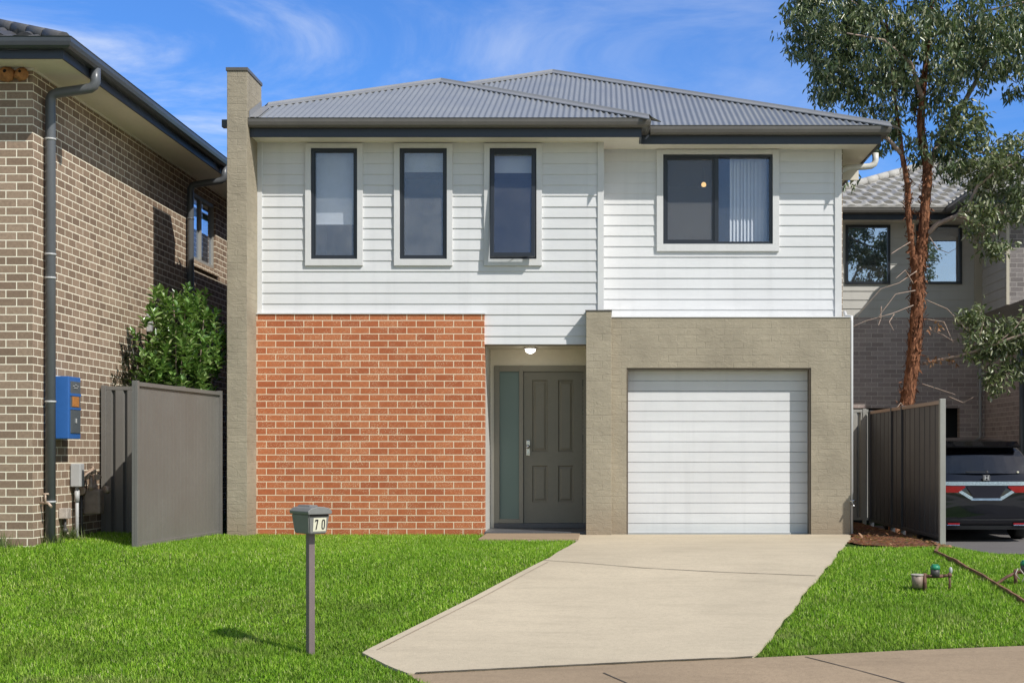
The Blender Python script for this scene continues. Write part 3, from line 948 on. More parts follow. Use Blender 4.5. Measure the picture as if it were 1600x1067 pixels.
# eaves -------------------------------------------------------------
mb = MB()
mb.prism([(-4.448, 18.38), (.455, 18.38), (.455, 18.79), (3.545, 18.79), (3.545, 20.4), (3.14, 20.4), (3.14, YR + .01), (.0, YR + .01), (.0, YL + .01), (-4.448, YL + .01)], 'z', SOF, SOF + .012)
mb.build('soffit', M['soffit'], H)
mb = MB(); mb.box(3.147, 3.545, 20.4, 30.3, SOF, SOF + .012); mb.box(3.03, 3.56, 20.36, 20.40, 4.86, SOF - .001); mb.build('soffit', M['soffit'], H)
mb = MB()
mb.box(-4.448, .47, 18.355, 18.378, SOF - .02, 5.17, .002)
mb.box(.457, .48, 18.378, 18.768, SOF - .02, 5.17)
mb.box(.482, 3.57, 18.765, 18.788, SOF - .02, 5.17, .002)
mb.box(3.547, 3.57, 18.789, 30.3, SOF - .02, 5.17)
mb.build('fascia', M['fascia'], H)
# quad gutters: profile swept along the eave
def gutter_path(pts, dirs, parent, m):
    """pts: corner points of the gutter back edge; dirs: outward diagonal at each corner"""
    prof = [(.0, .0), (.012, .105), (.026, .112), (.030, .100), (.060, .03), (.085, .02), (.095, .0)]
    prof = [(0, .108), (0, .0), (.075, .0), (.100, .022), (.112, .060), (.112, .100), (.120, .108), (.100, .108), (.098, .03), (.07, .012), (.008, .012), (.008, .108)]
    mb = MB()
    rings = []
    for p, d in zip(pts, dirs):
        rings.append([mb.bm.verts.new((p[0] + d[0] * o, p[1] + d[1] * o, p[2] + h)) for o, h in prof])
    for r0, r1 in zip(rings[:-1], rings[1:]):
        for k in range(len(prof)):
            mb.bm.faces.new([r0[k], r0[(k + 1) % len(prof)], r1[(k + 1) % len(prof)], r1[k]])
    mb.bm.faces.new(rings[0]); mb.bm.faces.new(rings[-1][::-1])
    return mb.build('gutter', m, parent)
gz0 = 5.135
g = gutter_path([(-4.445, 18.353, gz0), (.482, 18.353, gz0), (.482, 18.763, gz0)], [(0, -1), (1, -1), (1, 0)], H, M['gutter'])
gutter_path([(.60, 18.763, gz0 - .002), (3.572, 18.763, gz0 - .002), (3.572, 30.3, gz0 - .002)], [(0, -1), (1, -1), (1, 0)], H, M['gutter'])
mb = MB(); mb.box(-4.79, -4.702, 18.30, 18.40, 5.14, 5.235, .004); mb.build('gutter', M['gutter_dark'], H)
# roof slopes
EZ = 5.235
def S2(x, y): return Vector((x, y, 0))
y0, y0r = 18.28, 18.70
xr, xl = 3.65, -5.27
xb = .55
ax, ay = -2.36, y0 + (xb - -2.36)
az = EZ + TAN * (xb - ax)
rt = roof_slope((-4.446, y0, EZ), (1, 0, 0), (0, 1, 0), xb + 4.446, 3.2, 'corrugated', [((xb, y0, 0), (1, 1, 0)), ((xl, y0, 0), (-1, 1, 0))])
roof = rt.build('roof', M['roof'], H)
roof_slope((xb, y0, EZ), (0, 1, 0), (-1, 0, 0), 6, 3.2, 'corrugated', [((xb, y0, 0), (-1, -1, 0)), ((ax + .02, 0, 0), (-1, 0, 0))]).build('roof_slope', M['roof'], roof)
mxr = (xr - xl) / 2
rx, ry, rz_ = (xr + xl) / 2, y0r + mxr, EZ + TAN * mxr
roof_slope((xl, y0r, EZ - .003), (1, 0, 0), (0, 1, 0), xr - xl, mxr + .1, 'corrugated', [((xr, y0r, 0), (1, 1, 0)), ((-2.34, 0, 0), (-1, 0, 0)), ((xl, y0r, 0), (-1, 1, 0))]).build('roof_slope', M['roof'], roof)
roof_slope((xr, y0r, EZ - .003), (0, 1, 0), (-1, 0, 0), 11.6, mxr, 'corrugated', [((xr, y0r, 0), (-1, -1, 0))]).build('roof_slope', M['roof'], roof)
roof_slope((xl, y0r, EZ - .003), (0, 1, 0), (1, 0, 0), 11.6, mxr, 'corrugated', [((xl, y0r, 0), (1, -1, 0)), ((-4.44, 0, 0), (-1, 0, 0))]).build('roof_slope', M['roof'], roof)
roof_slope((xl, y0, EZ - .003), (0, 1, 0), (1, 0, 0), 6, 3.2, 'corrugated', [((xl, y0, 0), (1, -1, 0)), ((xl, y0r, 0), (-1, 1, 0)), ((-2.36, 0, 0), (1, 0, 0)), ((-4.44, 0, 0), (-1, 0, 0))]).build('roof_slope', M['roof'], roof)
mb = MB()
t = -4.43 - xl
cap_strip(mb, (xb + .02, y0 - .02, EZ + .0), (ax, ay, az), (.0, -1, -TAN), (1, 0, -TAN))
cap_strip(mb, (-4.40, ay - (ax + 4.40), az - TAN * (ax + 4.40)), (ax, ay, az), (0, -1, -TAN), (-1, 0, -TAN))
mb.build('ridge_cap', M['cap'], roof)
mb = MB()
cap_strip(mb, (xr + .02, y0r - .02, EZ), (rx, ry, rz_), (0, -1, -TAN), (1, 0, -TAN))
cap_strip(mb, (-2.15, y0r + (-2.15 - xl), EZ + TAN * (-2.15 - xl)), (rx, ry, rz_), (0, -1, -TAN), (-1, 0, -TAN))
cap_strip(mb, (rx, ry, rz_), (rx, 30.3, rz_), (1, 0, -TAN), (-1, 0, -TAN))
mb.build('ridge_cap', M['cap'], roof)
mb = MB()   # apron flashing against the nib wall
mb.sheet([[(-4.443, y0 + .02, EZ + .03), (-4.33, y0 + .02, EZ + .032)], [(-4.443, 18.97, EZ + .03 + .414 * .69), (-4.33, 18.97, EZ + .032 + .414 * .69)]])
mb.sheet([[(-4.443, y0 + .02, EZ + .03), (-4.443, y0 + .02, EZ + .11)], [(-4.443, 18.97, EZ + .03 + .414 * .69), (-4.443, 18.97, EZ + .11 + .414 * .69)]])
mb.build('apron_flashing', M['cap'], roof)
# pipes on the right hand corner
mb = MB()
mb.tube([(3.70, 19.85, 5.13), (3.70, 19.85, 5.03), (3.685, 19.85, 4.985), (3.64, 19.85, 4.955), (3.56, 19.85, 4.945), (3.32, 19.85, 4.93), (3.22, 19.85, 4.89), (3.20, 19.85, 4.80), (3.20, 19.85, -.05)], .043, 12)
mb.build('downpipe', M['pvc'], H)
mb = MB(); mb.tube([(3.155, YR - .1, 2.90), (3.165, YR - .15, 2.84), (3.185, YG + .03, 2.80), (3.185, YG + .03, 2.74), (3.185, YG + .03, .02)], .020, 10)
mb.build('downpipe', M['trim'], H)
mb = MB()
mb.tube([(3.185, YG + .02, .40), (3.185, YG - .10, .40), (3.185, YG - .13, .37)], .012, 8); mb.cyl((3.15, YG - .05, .445), (3.225, YG - .05, .445), .01, 8); mb.cyl((3.185, YG - .05, .40), (3.185, YG - .05, .445), .008, 8)
mb.build('garden_tap', M['steel'], H)

# ------------------------------------------------------------------ left neighbour
nb = thing('brick_house', 'brown brick two storey neighbour with dark tiled roof at left', 'house', (-8, 15.18, 0))
NX, NY, NS = -5.94, 15.18, 5.05
wall((-14, NX), (-.2, NS + .05), NY, NY + .2).build('front_wall', M['brown_brick'], nb)
nh = (20.93, 22.35, 3.86, 4.85)
wall((NY + .2, 30), (-.2, NS + .05), NX, NX - .2, [nh], axis='x').build('side_wall', M['brown_brick'], nb)
wall((-14, NX), (-.2, NS), 29.8, 30).build('rear_wall', M['brown_brick'], nb)
mb = MB()
ax_ = NX - .06
for (a, b, c, d) in ((nh[0], nh[0] + .055, nh[2], nh[3]), (nh[1] - .055, nh[1], nh[2], nh[3]), (nh[0] + .055, nh[1] - .055, nh[2], nh[2] + .055), (nh[0] + .055, nh[1] - .055, nh[3] - .055, nh[3]), (21.62, 21.68, nh[2] + .055, nh[3] - .055)):
    mb.box(ax_ - .03, ax_ + .03, a, b, c, d, .003)
w_ = mb.build('window', M['post_grey'], nb)
mb = MB(); mb.box(ax_ - .006, ax_, nh[0] + .04, nh[1] - .04, nh[2] + .04, nh[3] - .04); mb.build('pane', M['glass_n'], w_)
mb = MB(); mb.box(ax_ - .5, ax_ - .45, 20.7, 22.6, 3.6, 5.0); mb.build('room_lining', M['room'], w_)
mb = MB(); mb.prism([(NX - .08, nh[2]), (NX + .035, nh[2] - .03), (NX + .035, nh[2] - .11), (NX - .08, nh[2] - .11)], 'y', 20.85, 22.43, .004); mb.build('sill', M['brown_brick'], w_)
EX, EY = -5.47, 14.74
mb = MB()
mb.prism([(-14, EY), (EX, EY), (EX, 30), (NX - .05, 30), (NX - .05, NY + .05), (-14, NY + .05)], 'z', NS, NS + .012)
mb.build('soffit', M['soffit'], nb)
mb = MB(); mb.prism([(-14, NY - .02), (NX + .02, NY - .02), (NX + .02, 30), (NX + .001, 30), (NX + .001, NY - .001), (-14, NY - .001)], 'z', NS - .022, NS - .001); mb.build('cornice', M['soffit'], nb)
mb = MB()
mb.prism([(-14, EY - .022), (EX + .022, EY - .022), (EX + .022, 30), (EX + .001, 30), (EX + .001, EY - .001), (-14, EY - .001)], 'z', NS - .02, NS + .14)
mb.build('fascia', M['fascia'], nb)
gutter_path([(-14, EY - .024, NS + .068), (EX + .024, EY - .024, NS + .068), (EX + .024, 30, NS + .068)], [(0, -1), (1, -1), (1, 0)], nb, M['gutter_dark'])
ez = NS + .135
gx, gy = EX + .04, EY - .06
nroof = roof_slope((-14, gy, ez), (1, 0, 0), (0, 1, 0), 14 + gx, 4.2, 'tile', [((gx, gy, 0), (1, 1, 0))]).build('roof', M['tile_dark'], nb)
roof_slope((gx, gy, ez), (0, 1, 0), (-1, 0, 0), 15, 4.2, 'tile', [((gx, gy, 0), (-1, -1, 0))]).build('roof_slope', M['tile_dark'], nroof)
mb = MB()
for k in range(14):
    p0 = Vector((gx - k * .27, gy + k * .27, ez + TAN * k * .27 + .03)); p1 = p0 + Vector((-.30, .30, .30 * TAN + .012))
    mb.tube([p0, p1], [.075, .065], 10)
mb.build('hip_tiles', M['tile_dark'], nroof)
def npipe(y, r, name, m=M['pipe_grey']):
    x0 = NX + r + .02; x1 = EX + .08
    pts = [(x1, y, NS + .08), (x1, y, NS - .065), (x1 - .02, y, NS - .105), (x1 - .055, y, NS - .128), (x1 - .11, y, NS - .138), (x0 + .065, y, NS - .18), (x0 + .02, y, NS - .20), (x0, y, NS - .245), (x0, y, NS - .32), (x0, y, -.02)]
    mb = MB(); mb.tube(pts, r, 14); p = mb.build(name, m, nb)
    for zz in (NS - .68, NS - 1.9, 2.9, 1.59, .53):
        mb = MB(); mb.tube([(x0, y, zz), (x0, y, zz + .02)], r + .006, 14)
        mb.build('pipe_clip', M['lightgrey'] if r > .05 else m, p)
npipe(15.48, .053, 'downpipe')
npipe(20.75, .047, 'downpipe')
mb = MB(); mb.box(NX + .002, NX + .203, 15.65, 16.01, 1.21, 1.88, .008); bx = mb.build('meter_box', M['blue'], nb)
X0 = NX + .205
mb = MB(); mb.box(X0 - .003, X0 + .008, 15.70, 15.985, 1.49, 1.61 - .03, .003) if False else mb.box(X0 - .003, X0 + .006, 15.70, 15.985, 1.27, 1.83, .003); dr = mb.build('meter_door', M['meter_panel'], bx)
mb = MB(); mb.box(X0 + .006, X0 + .012, 15.735, 15.93, 1.555, 1.665, .003); mb.build('amber_window', M['amber'], bx)
for (yy, zz) in ((15.78, 1.775), (15.84, 1.79), (15.90, 1.775), (15.81, 1.755), (15.87, 1.755)):
    mb = MB(); mb.box(X0 + .006, X0 + .012, yy - .022, yy + .022, zz, zz + .008, .002); mb.build('vent', M['lightgrey'], dr)
mb = MB(); mb.box(X0 + .006, X0 + .018, 15.83, 15.85, 1.38, 1.43, .003); mb.build('latch', M['lightgrey'], dr)
for (a, b) in ((1.525, 1.547), (1.672, 1.70)):
    mb = MB(); mb.box(X0 - .002, X0 + .010, 15.695, 15.99, a, b); mb.build('door_bar', M['blue'], bx)
mb = MB(); mb.box(NX + .012, NX + .125, 16.22, 16.35, .68, .94, .012); cb = mb.build('junction_box', M['lightgrey'], nb)
mb = MB(); mb.tube([(NX + .066, 16.28, .69), (NX + .066, 16.28, -.02)], .020, 10); mb.tube([(NX + .066, 16.28, .64), (NX + .066, 16.28, .51)], .028, 10); mb.build('conduit', M['lightgrey'], cb)
mb = MB(); mb.box(NX + .004, NX + .095, 15.89, 16.03, .34, .455, .01); sb = mb.build('junction_box', M['tin'], nb)
mb = MB(); mb.tube([(NX + .05, 15.96, .35), (NX + .05, 15.96, .17), (NX + .05, 16.08, .12), (NX + .055, 16.22, .19), (NX + .055, 16.36, .17)], .017, 8); mb.sphere((NX + .05, 15.96, .21), .033); mb.sphere((NX + .05, 16.11, .14), .028); mb.build('conduit', M['dark_plastic'], sb)
mb = MB(); mb.box(NX + .05, NX + .25, 16.50, 16.65, .36, .645, .03)
gm_ = mb.build('gas_meter', M['meter_brown'], nb)
mb = MB()
for (yy, top) in ((16.52, .815), (16.63, .85)):
    mb.tube([(NX + .14, yy, .63), (NX + .14, yy, .72), (NX + .12, yy + .04, top - .03), (NX + .05, yy + .06, top)], .023, 10)
    mb.tube([(NX + .14, yy, .64), (NX + .14, yy, .70)], .036, 8)
mb.tube([(NX + .05, 16.46, .58), (NX + .05, 16.44, .74), (NX + .11, 16.46, .815), (NX + .15, 16.57, .87)], .019, 8)
for (a, b, c, r_, q) in ((.14, 16.57, .85, .042, 0), (.105, 16.50, .79, .036, 0), (.18, 16.64, .78, .036, 0)):
    mb.tube([(NX + a, b - .03, c), (NX + a, b + .03, c)], [r_, r_ * .8], 8); mb.tube([(NX + a, b, c), (NX + a, b, c + .055)], .012, 6); mb.box(NX + a - .008, NX + a + .008, b - .045, b + .045, c + .05, c + .062, .003)
mb.tube([(NX + .24, 16.66, .64), (NX + .28, 16.70, .63)], [.042, .042], 12); mb.tube([(NX + .06, 16.42, .63), (NX + .06, 16.48, .63)], .045, 10)
mb.build('valve', M['brass'], gm_)
mb = MB(); mb.tube([(NX + .05, 16.46, .58), (NX + .05, 16.47, -.02)], .016, 8); mb.build('gas_pipe', M['dark_plastic'], gm_)
mb = MB()
mb.tube([(NX - .02, NY + .20, .53), (NX + .095, NY + .18, .53), (NX + .14, NY + .15, .49)], .015, 8)
mb.cyl((NX + .065, NY + .18, .53), (NX + .065, NY + .18, .625), .011, 8); mb.cyl((NX + .03, NY + .18, .625), (NX + .10, NY + .18, .625), .010, 8)
mb.build('garden_tap', M['brass'], nb)
mb = MB(); mb.box(NX + .002, NX + .06, 18.95, 19.06, 2.63, 2.87, .008); mb.build('sensor_box', M['lightgrey'], nb)
for k, (x, s_) in enumerate(((-6.19, 1.0), (-6.035, .82))):
    mb = MB()
    mb.sphere((x, NY - .052, NS - .072), .085 * s_, 1.0, .75, .95, 18)
    for v in mb.bm.verts:
        d = math.sin(v.co.x * 90) * math.sin(v.co.z * 110 + v.co.y * 70) * .008
        v.co += Vector((d, d, d * 1.4)) + Vector((random.uniform(-.004, .004),) * 3)
    nest = mb.build('mud_nest', M['mud'], None)
    mb = MB(); mb.sphere((x + .005, NY - .112, NS - .053), .019 * s_, 1, .5, 1, 10); mb.build('entrance_hole', M['hole'], nest)
    tag(nest, ['larger dry mud bird nest under the brick house eave at the photo edge', 'smaller dry mud bird nest under the brick house eave nearer the wall corner'][k], 'nest', 'mud nests under the eave')

# ------------------------------------------------------------------ steel fences
def fence(name, label, p0, p1, z0, z1, pitch, m, mr, mp, posts, side=1, gap=.0, amp=.018, flat=.62, pw=.028):
    """sheet-steel fence between two plan points"""
    t = thing(name, label, 'fence', (p0[0], p0[1], z0))
    d = Vector((p1[0] - p0[0], p1[1] - p0[1], 0)); L = d.length; d.normalize()
    n = Vector((-d.y, d.x, 0)) * side
    def W(u, v, z): return Vector((p0[0], p0[1], 0)) + d * u + n * v + Vector((0, 0, z))
    mb = MB()
    us = [(0, -amp)]
    u = 0
    while u < L:
        e = pitch * (1 - flat) / 3
        us += [(u + e, -amp), (u + 2 * e, amp), (u + 2 * e + pitch * flat, amp), (u + pitch, -amp)]
        u += pitch
    us = [(min(a, L), b) for a, b in us]
    mb.sheet([[W(a, b, z0 + gap) for a, b in us], [W(a, b, z1 - .02) for a, b in us]])
    mb.build('panel', m, t)
    mt = Matrix(((d.x, n.x, 0, p0[0]), (d.y, n.y, 0, p0[1]), (0, 0, 1, 0), (0, 0, 0, 1)))
    mb = MB(); mb.box(0.001, L - .001, -.024, .024, z1 - .045, z1, .003, mt); mb.build('top_rail', mr, t)
    mb = MB(); mb.box(0.001, L - .001, -.024, .024, z0 + gap - .005, z0 + gap + .035, .003, mt); mb.build('bottom_rail', m, t)
    for q in posts:
        mb = MB(); mb.box(q - pw, q + pw, -.032, .032, z0 - .12, z1 + .012, .004, mt); mb.build('post', mp, t)
    return t
fence('steel_fence', 'grey steel fence panel jutting toward the street beside the rendered nib wall', (-5.02, 15.62), (-4.80, 18.3), 0.02, 1.82, .11, M['colorbond'], M['colorbond'], M['colorbond'], (0.03, 2.64), -1, gap=.03, amp=.0008, flat=.8)
fence('steel_fence', 'grey steel fence across the gap between brown brick wall and nib wall', (-5.92, 17.2), (-4.93, 17.2), .06, 1.84, .14, M['colorbond'], M['colorbond'], M['colorbond'], (.035,), -1, gap=.02, amp=.022, flat=.62)
fence('steel_fence', 'dark steel fence with brown top rail beside the black car', (4.145, 17.9), (4.145, 22.6), -.03, 1.70, .30, M['colorbond_dark'], M['rail_brown'], M['colorbond_dark'], (2.30, 3.02, 4.66), 1, gap=.03, amp=.006, flat=.85)
f3 = [o for o in COL.objects if o.name.startswith('steel_fence')][-1]
mb = MB(); mb.box(4.11, 4.18, 17.82, 17.90, -.2, 1.72, .006); mb.build('end_post', M['post_grey'], f3)
fence('steel_fence', 'short pale steel fence return between garage side wall and dark fence', (3.15, 22.66), (4.11, 22.66), 0, 1.73, .16, M['post_grey'], M['post_grey'], M['post_grey'], (.90,), -1, gap=.02, amp=.02, flat=.6)

# ------------------------------------------------------------------ mailbox
mx_, my_ = -2.212, 11.012
mz = gz(mx_, my_)
mbx = thing('mailbox', 'grey plastic mailbox numbered 70 on a square mauve post in the lawn', 'mailbox', (mx_, my_, mz), R(40))
# local space: front faces -y
def local(mb, name, m, parent, smooth=False):
    me = bpy.data.meshes.new(name)
    bmesh.ops.recalc_face_normals(mb.bm, faces=mb.bm.faces[:])
    mb.bm.to_mesh(me); mb.bm.free(); box_uv(me)
    me.materials.append(m)
    if smooth:
        for p in me.polygons: p.use_smooth = True
    o = bpy.data.objects.new(name, me); COL.objects.link(o); o.parent = parent
    return o
local(MB().box(-.025, .025, -.025, .025, -.15, .93, .003), 'post', M['post_paint'], mbx)
bw, bd, zb0, zb1 = .090, .135, .915, 1.065
mb = MB()
A = [(-bw * .80, -bd * .86), (bw * .80, -bd * .86), (bw * .80, bd * .86), (-bw * .80, bd * .86)]
B = [(-bw, -bd), (bw, -bd), (bw, bd), (-bw, bd)]
va = [mb.bm.verts.new((x, y, zb0)) for x, y in A]; vb = [mb.bm.verts.new((x, y, zb1)) for x, y in B]
mb.bm.faces.new(va[::-1]); mb.bm.faces.new(vb)
for i in range(4): mb.bm.faces.new([va[i], va[(i + 1) % 4], vb[(i + 1) % 4], vb[i]])
bmesh.ops.bevel(mb.bm, geom=mb.bm.edges[:], offset=.008, segments=2, affect='EDGES')
mbox = local(mb, 'box', M['mail'], mbx)
mb = MB()
prof = [(-.098, 1.062), (-.103, 1.085), (-.075, 1.108), (-.03, 1.118), (.03, 1.118), (.075, 1.108), (.103, 1.085), (.098, 1.062)]
mb.prism(prof, 'y', -.150, .142, .006)
lid = local(mb, 'lid', M['mail'], mbox)
mb = MB(); mb.prism([(-.04, 1.116), (-.03, 1.128), (.03, 1.128), (.04, 1.116)], 'y', -.05, .13, .003); local(mb, 'hinge_ridge', M['mail'], mbox)
mb = MB(); mb.box(-.075, .075, -.1385, -.125, 1.046, 1.060); local(mb, 'mail_slot', M['hole'], mbox)
# front face leans: plane through (y=-.116,z=.915) and (y=-.135,z=1.065)
def fy(z, off): return -(bd * .86 + (bd - bd * .86) * (z - zb0) / (zb1 - zb0)) - off
def plate(x0, x1, z0, z1, off, name, m, parent):
    mb = MB(); mb.face([(x0, fy(z0, off), z0), (x1, fy(z0, off), z0), (x1, fy(z1, off), z1), (x0, fy(z1, off), z1)])
    return local(mb, name, m, parent)
npl = plate(-.045, .062, .935, 1.036, .002, 'number_plate', M['sticker'], mbx)
def strokes(polys, off, name):
    mb = MB()
    for p in polys: mb.face([(x, fy(z, off), z) for x, z in p])
    return local(mb, name, M['ink'], npl)
x0, zt, zb_ = -.032, 1.024, .948
strokes([[(x0, zt), (x0, zt - .012), (x0 + .018, zt - .012), (x0 + .026, zt - .010), (x0 + .026, zt)],
         [(x0 + .017, zt - .012), (x0 + .026, zt - .010), (x0 + .016, zb_), (x0 + .007, zb_)], [(x0, zt - .012), (x0 + .006, zt - .012), (x0 + .004, zt - .019), (x0, zt - .019)]], .004, 'digit')
cx, cz, ow, oh, st = .038, (zt + zb_) / 2, .0145, .038, .0085
ring = []
for k in range(28):
    a0, a1 = 2 * math.pi * k / 28, 2 * math.pi * (k + 1) / 28
    def ov(a, w, h):
        c, s = math.cos(a), math.sin(a)
        return (cx + w * math.copysign(abs(c) ** .65, c), cz + h * math.copysign(abs(s) ** .65, s))
    ring.append([ov(a0, ow, oh), ov(a1, ow, oh), ov(a1, ow - st, oh - st), ov(a0, ow - st, oh - st)])
strokes(ring, .004, 'digit')

# ------------------------------------------------------------------ irrigation valves, timber edging
edgep = [(4.0, 17.85), (3.72, 16.2), (3.52, 15.47), (3.573, 14.63), (3.645, 13.69), (3.69, 12.76), (3.9, 11.9), (4.3, 11.45)]
P = []
for a, b in zip(edgep[:-1], edgep[1:]):
    P += [(a[0] + (b[0] - a[0]) * i / 8, a[1] + (b[1] - a[1]) * i / 8) for i in range(8)]
mb = MB()
rings = []
for i, p in enumerate(P):
    z = gz(*p); hgt = .042 + .004 * math.sin(i * .9) + random.uniform(-.003, .003)
    j = random.uniform(-.005, .005)
    rings.append([(p[0] - .013 + j, p[1], z - .05), (p[0] - .013 + j, p[1], z + hgt), (p[0] + .013 + j, p[1], z + hgt - .004), (p[0] + .013 + j, p[1], z - .05)])
mb.sheet(rings)
tag(mb.build('timber_edging', M['timber']), 'weathered brown timber edging strip curving between the two lawns', 'garden edging')
def valve(loc, label, full, rz, mirror=1):
    t = thing('irrigation_valve', label, 'garden valve', loc, rz, 'green capped valves in the lawn')
    t.scale = (.82, .82, .82)
    mb = MB()
    mb.tube([(0, 0, .16), (.09 * mirror, 0, .155), (.20 * mirror, 0, .16)], .020, 10); mb.tube([(0, 0, .19), (0, 0, -.02)], .022, 10)
    mb.tube([(.06, 0, .155), (.06, 0, .175)], .034, 10)
    if full:
        mb.tube([(.20, 0, .16), (.28, 0, .17)], .018, 10); mb.tube([(.275, 0, .20), (.275, 0, -.02)], .014, 8); mb.sphere((.275, 0, .17), .028)
    else:
        mb.tube([(0, 0, .15), (-.10, .02, .10), (-.20, .03, .03), (-.28, .02, -.02)], .018, 8)
    local(mb, 'pipe', M['rust'], t)
    bx_ = .115
    mb = MB(); mb.tube([(bx_, 0, .15), (bx_, 0, .245)], [.052, .050], 14); local(mb, 'valve_body', M['dark_plastic'], t)
    mb = MB(); mb.tube([(bx_, 0, .235), (bx_, 0, .265), (bx_, 0, .283)], [.056, .054, .040], 12); mb.box(bx_ - .035, bx_ + .035, -.035, .02, .275, .292, .005); local(mb, 'green_cap', M['green_cap'], t)
    if full:
        mb = MB(); mb.sphere((.287, 0, .225), .026, .8, .8, 1.5); local(mb, 'tap_knob', M['lightgrey'], t)
        mb = MB()
        mb.tube([(-.085, -.01, .03), (-.085, -.01, .17)], [.055, .066], 14); local(mb, 'cover_cup', M['meter_brown'], t)
        mb = MB(); mb.tube([(-.085, -.01, .168), (-.085, -.01, .182)], [.072, .070], 14); local(mb, 'cup_lid', M['tin'], t)
    else:
        mb = MB(); mb.tube([(.02, -.02, .2), (-.02, -.04, .14), (.03, -.05, .08)], .006, 6); mb.tube([(.04, -.02, .2), (.09, -.05, .12), (.05, -.06, .05)], .006, 6); local(mb, 'wire', M['tin'], t)
    return t
vx, vy = 2.95, 13.40
valve((vx, vy, gz(vx, vy)), 'green capped irrigation valve on bent pipes with a tin cup in the right lawn', True, R(-3))
vx, vy = 3.82, 13.60
valve((vx + .02, vy, gz(vx, vy)), 'green capped valve with loose wires beyond the timber edging at the photo edge', False, R(8))

# ------------------------------------------------------------------ right neighbour
rn = thing('neighbour_house', 'white board and mauve brick neighbour with grey tiled roof behind the tree', 'house', (6, 28.1, -.35))
RY = 28.1; RS = 5.48
rw = [(4.66, 5.52, 4.30, 5.44), (6.02, 6.90, 4.30, 5.44)]
wall((3.45, 7.6), (-.5, 3.66), RY, RY + .2, [(4.60, 6.86, -.6, 1.92)]).build('brick_wall', M['mauve_brick'], rn)
wall((3.45, 7.3), (3.66, RS + .2), RY + .03, RY + .15, rw).build('wall', M['render_dark'], rn)
boards((3.45, 7.2), (3.66, RS + .03), RY + .01, .17, rw).build('weatherboard_wall', M['board_cream'], rn)
mb = MB(); mb.box(7.14, 7.298, RY - .03, RY + .02, 3.66, RS, .003); mb.build('corner_board', M['trim_cream'], rn)
mb = MB(); mb.box(4.0, 7.8, RY + .9, RY + 1.0, -.5, 2.2); mb.box(4.0, 7.8, RY + .21, RY + .899, 1.93, 2.0); mb.build('garage_lining', M['car_trim'], rn)
for (a, b, c, d) in rw:
    mb = MB(); frame_box(mb, a, b, c, d, RY - .03, RY + .06, .05)
    w_ = mb.build('window', M['frame'], rn)
    mb = MB(); mb.box(a + .045, b - .045, RY + .02, RY + .026, c + .045, d - .045); mb.build('pane', M['glass_n'], w_)
    mb = MB(); mb.box(a - .1, b + .1, RY + .16, RY + .18, c - .1, d + .1); mb.build('blind', M['blind'] if a > 6 else M['room'], w_)
# wing: upper part
wall((26.3, RY + .0), (3.72, RS + .1), 7.3, 7.5, axis='x').build('wall', M['render_dark'], rn)
boards((26.3, RY - .01), (3.72, RS + .03), 7.29, .17, axis='x').build('weatherboard_wall', M['board_cream'], rn)
mb = MB(); mb.box(7.245, 7.30, 26.24, 26.30, 3.72, RS, .002); mb.build('corner_board', M['trim_cream'], rn)
wall((7.302, 13), (3.72, RS + .1), 26.26, 26.5).build('brick_wall', M['grey_brick'], rn)
# wing: lower part with rendered beam
mb = MB(); mb.box(7.28, 13, 24.3, 28.4, 2.85, 3.715, .008); mb.build('rendered_beam', M['render_dark'], rn)
wall((7.34, 13), (-.5, 2.85), 24.42, 24.6).build('brick_wall', M['grey_brick'], rn)
wall((24.6, RY - .001), (-.5, 2.85), 7.34, 7.5, axis='x').build('brick_wall', M['mauve_brick'], rn)
mb = MB(); mb.tube([(7.27, 25.35, 2.86), (7.27, 25.35, -.4)], .05, 10); mb.build('downpipe', M['pipe_grey'], rn)
mb = MB(); mb.tube([(7.24, RY - .06, 3.66), (7.24, RY - .06, -.4)], .03, 10); mb.build('downpipe', M['lightgrey'], rn)
# eaves and roof
ez2 = RS + .20
mb = MB(); mb.prism([(3.45, 27.62), (6.58, 27.62), (6.58, 25.82), (13, 25.82), (13, RY + .1), (3.45, RY + .1)], 'z', RS, RS + .012); mb.build('soffit', M['soffit'], rn)
mb = MB(); mb.box(3.42, 6.56, 27.60, 27.622, RS - .02, RS + .17, .002); mb.box(6.56, 6.582, 25.80, 27.62, RS - .02, RS + .17, .002); mb.box(6.584, 13, 25.80, 25.822, RS - .02, RS + .17, .002); mb.build('fascia', M['fascia'], rn)
gutter_path([(3.42, 27.60, RS + .085), (6.558, 27.60, RS + .085), (6.558, 25.80, RS + .085), (13, 25.80, RS + .085)], [(0, -1), (-1, -1), (-1, -1), (0, -1)], rn, M['gutter'])
xle = 3.38
rr = roof_slope((xle, 27.52, ez2), (1, 0, 0), (0, 1, 0), 9, 4.2, 'tile', [((xle, 27.52, 0), (-1, 1, 0))]).build('roof', M['tile'], rn)
roof_slope((xle, 27.52, ez2), (0, 1, 0), (1, 0, 0), 9, 4.2, 'tile', [((xle, 27.52, 0), (1, -1, 0))]).build('roof_slope', M['tile'], rr)
roof_slope((6.48, 25.72, ez2 + .002), (0, 1, 0), (1, 0, 0), 8, 3.2, 'tile', [((6.48, 25.72, 0), (1, -1, 0))]).build('roof_slope', M['tile'], rr)
roof_slope((6.48, 25.72, ez2 + .002), (1, 0, 0), (0, 1, 0), 7, 3.2, 'tile', [((6.48, 25.72, 0), (-1, 1, 0))]).build('roof_slope', M['tile'], rr)
mb = MB()
for k in range(15):
    p0 = Vector((xle + k * .27, 27.52 + k * .27, ez2 + TAN * k * .27 + .05)); p1 = p0 + Vector((.30, .30, .30 * TAN + .012)); mb.tube([p0, p1], [.085, .075], 10)
mb.build('hip_tiles', M['tile'], rr)
mb = MB()
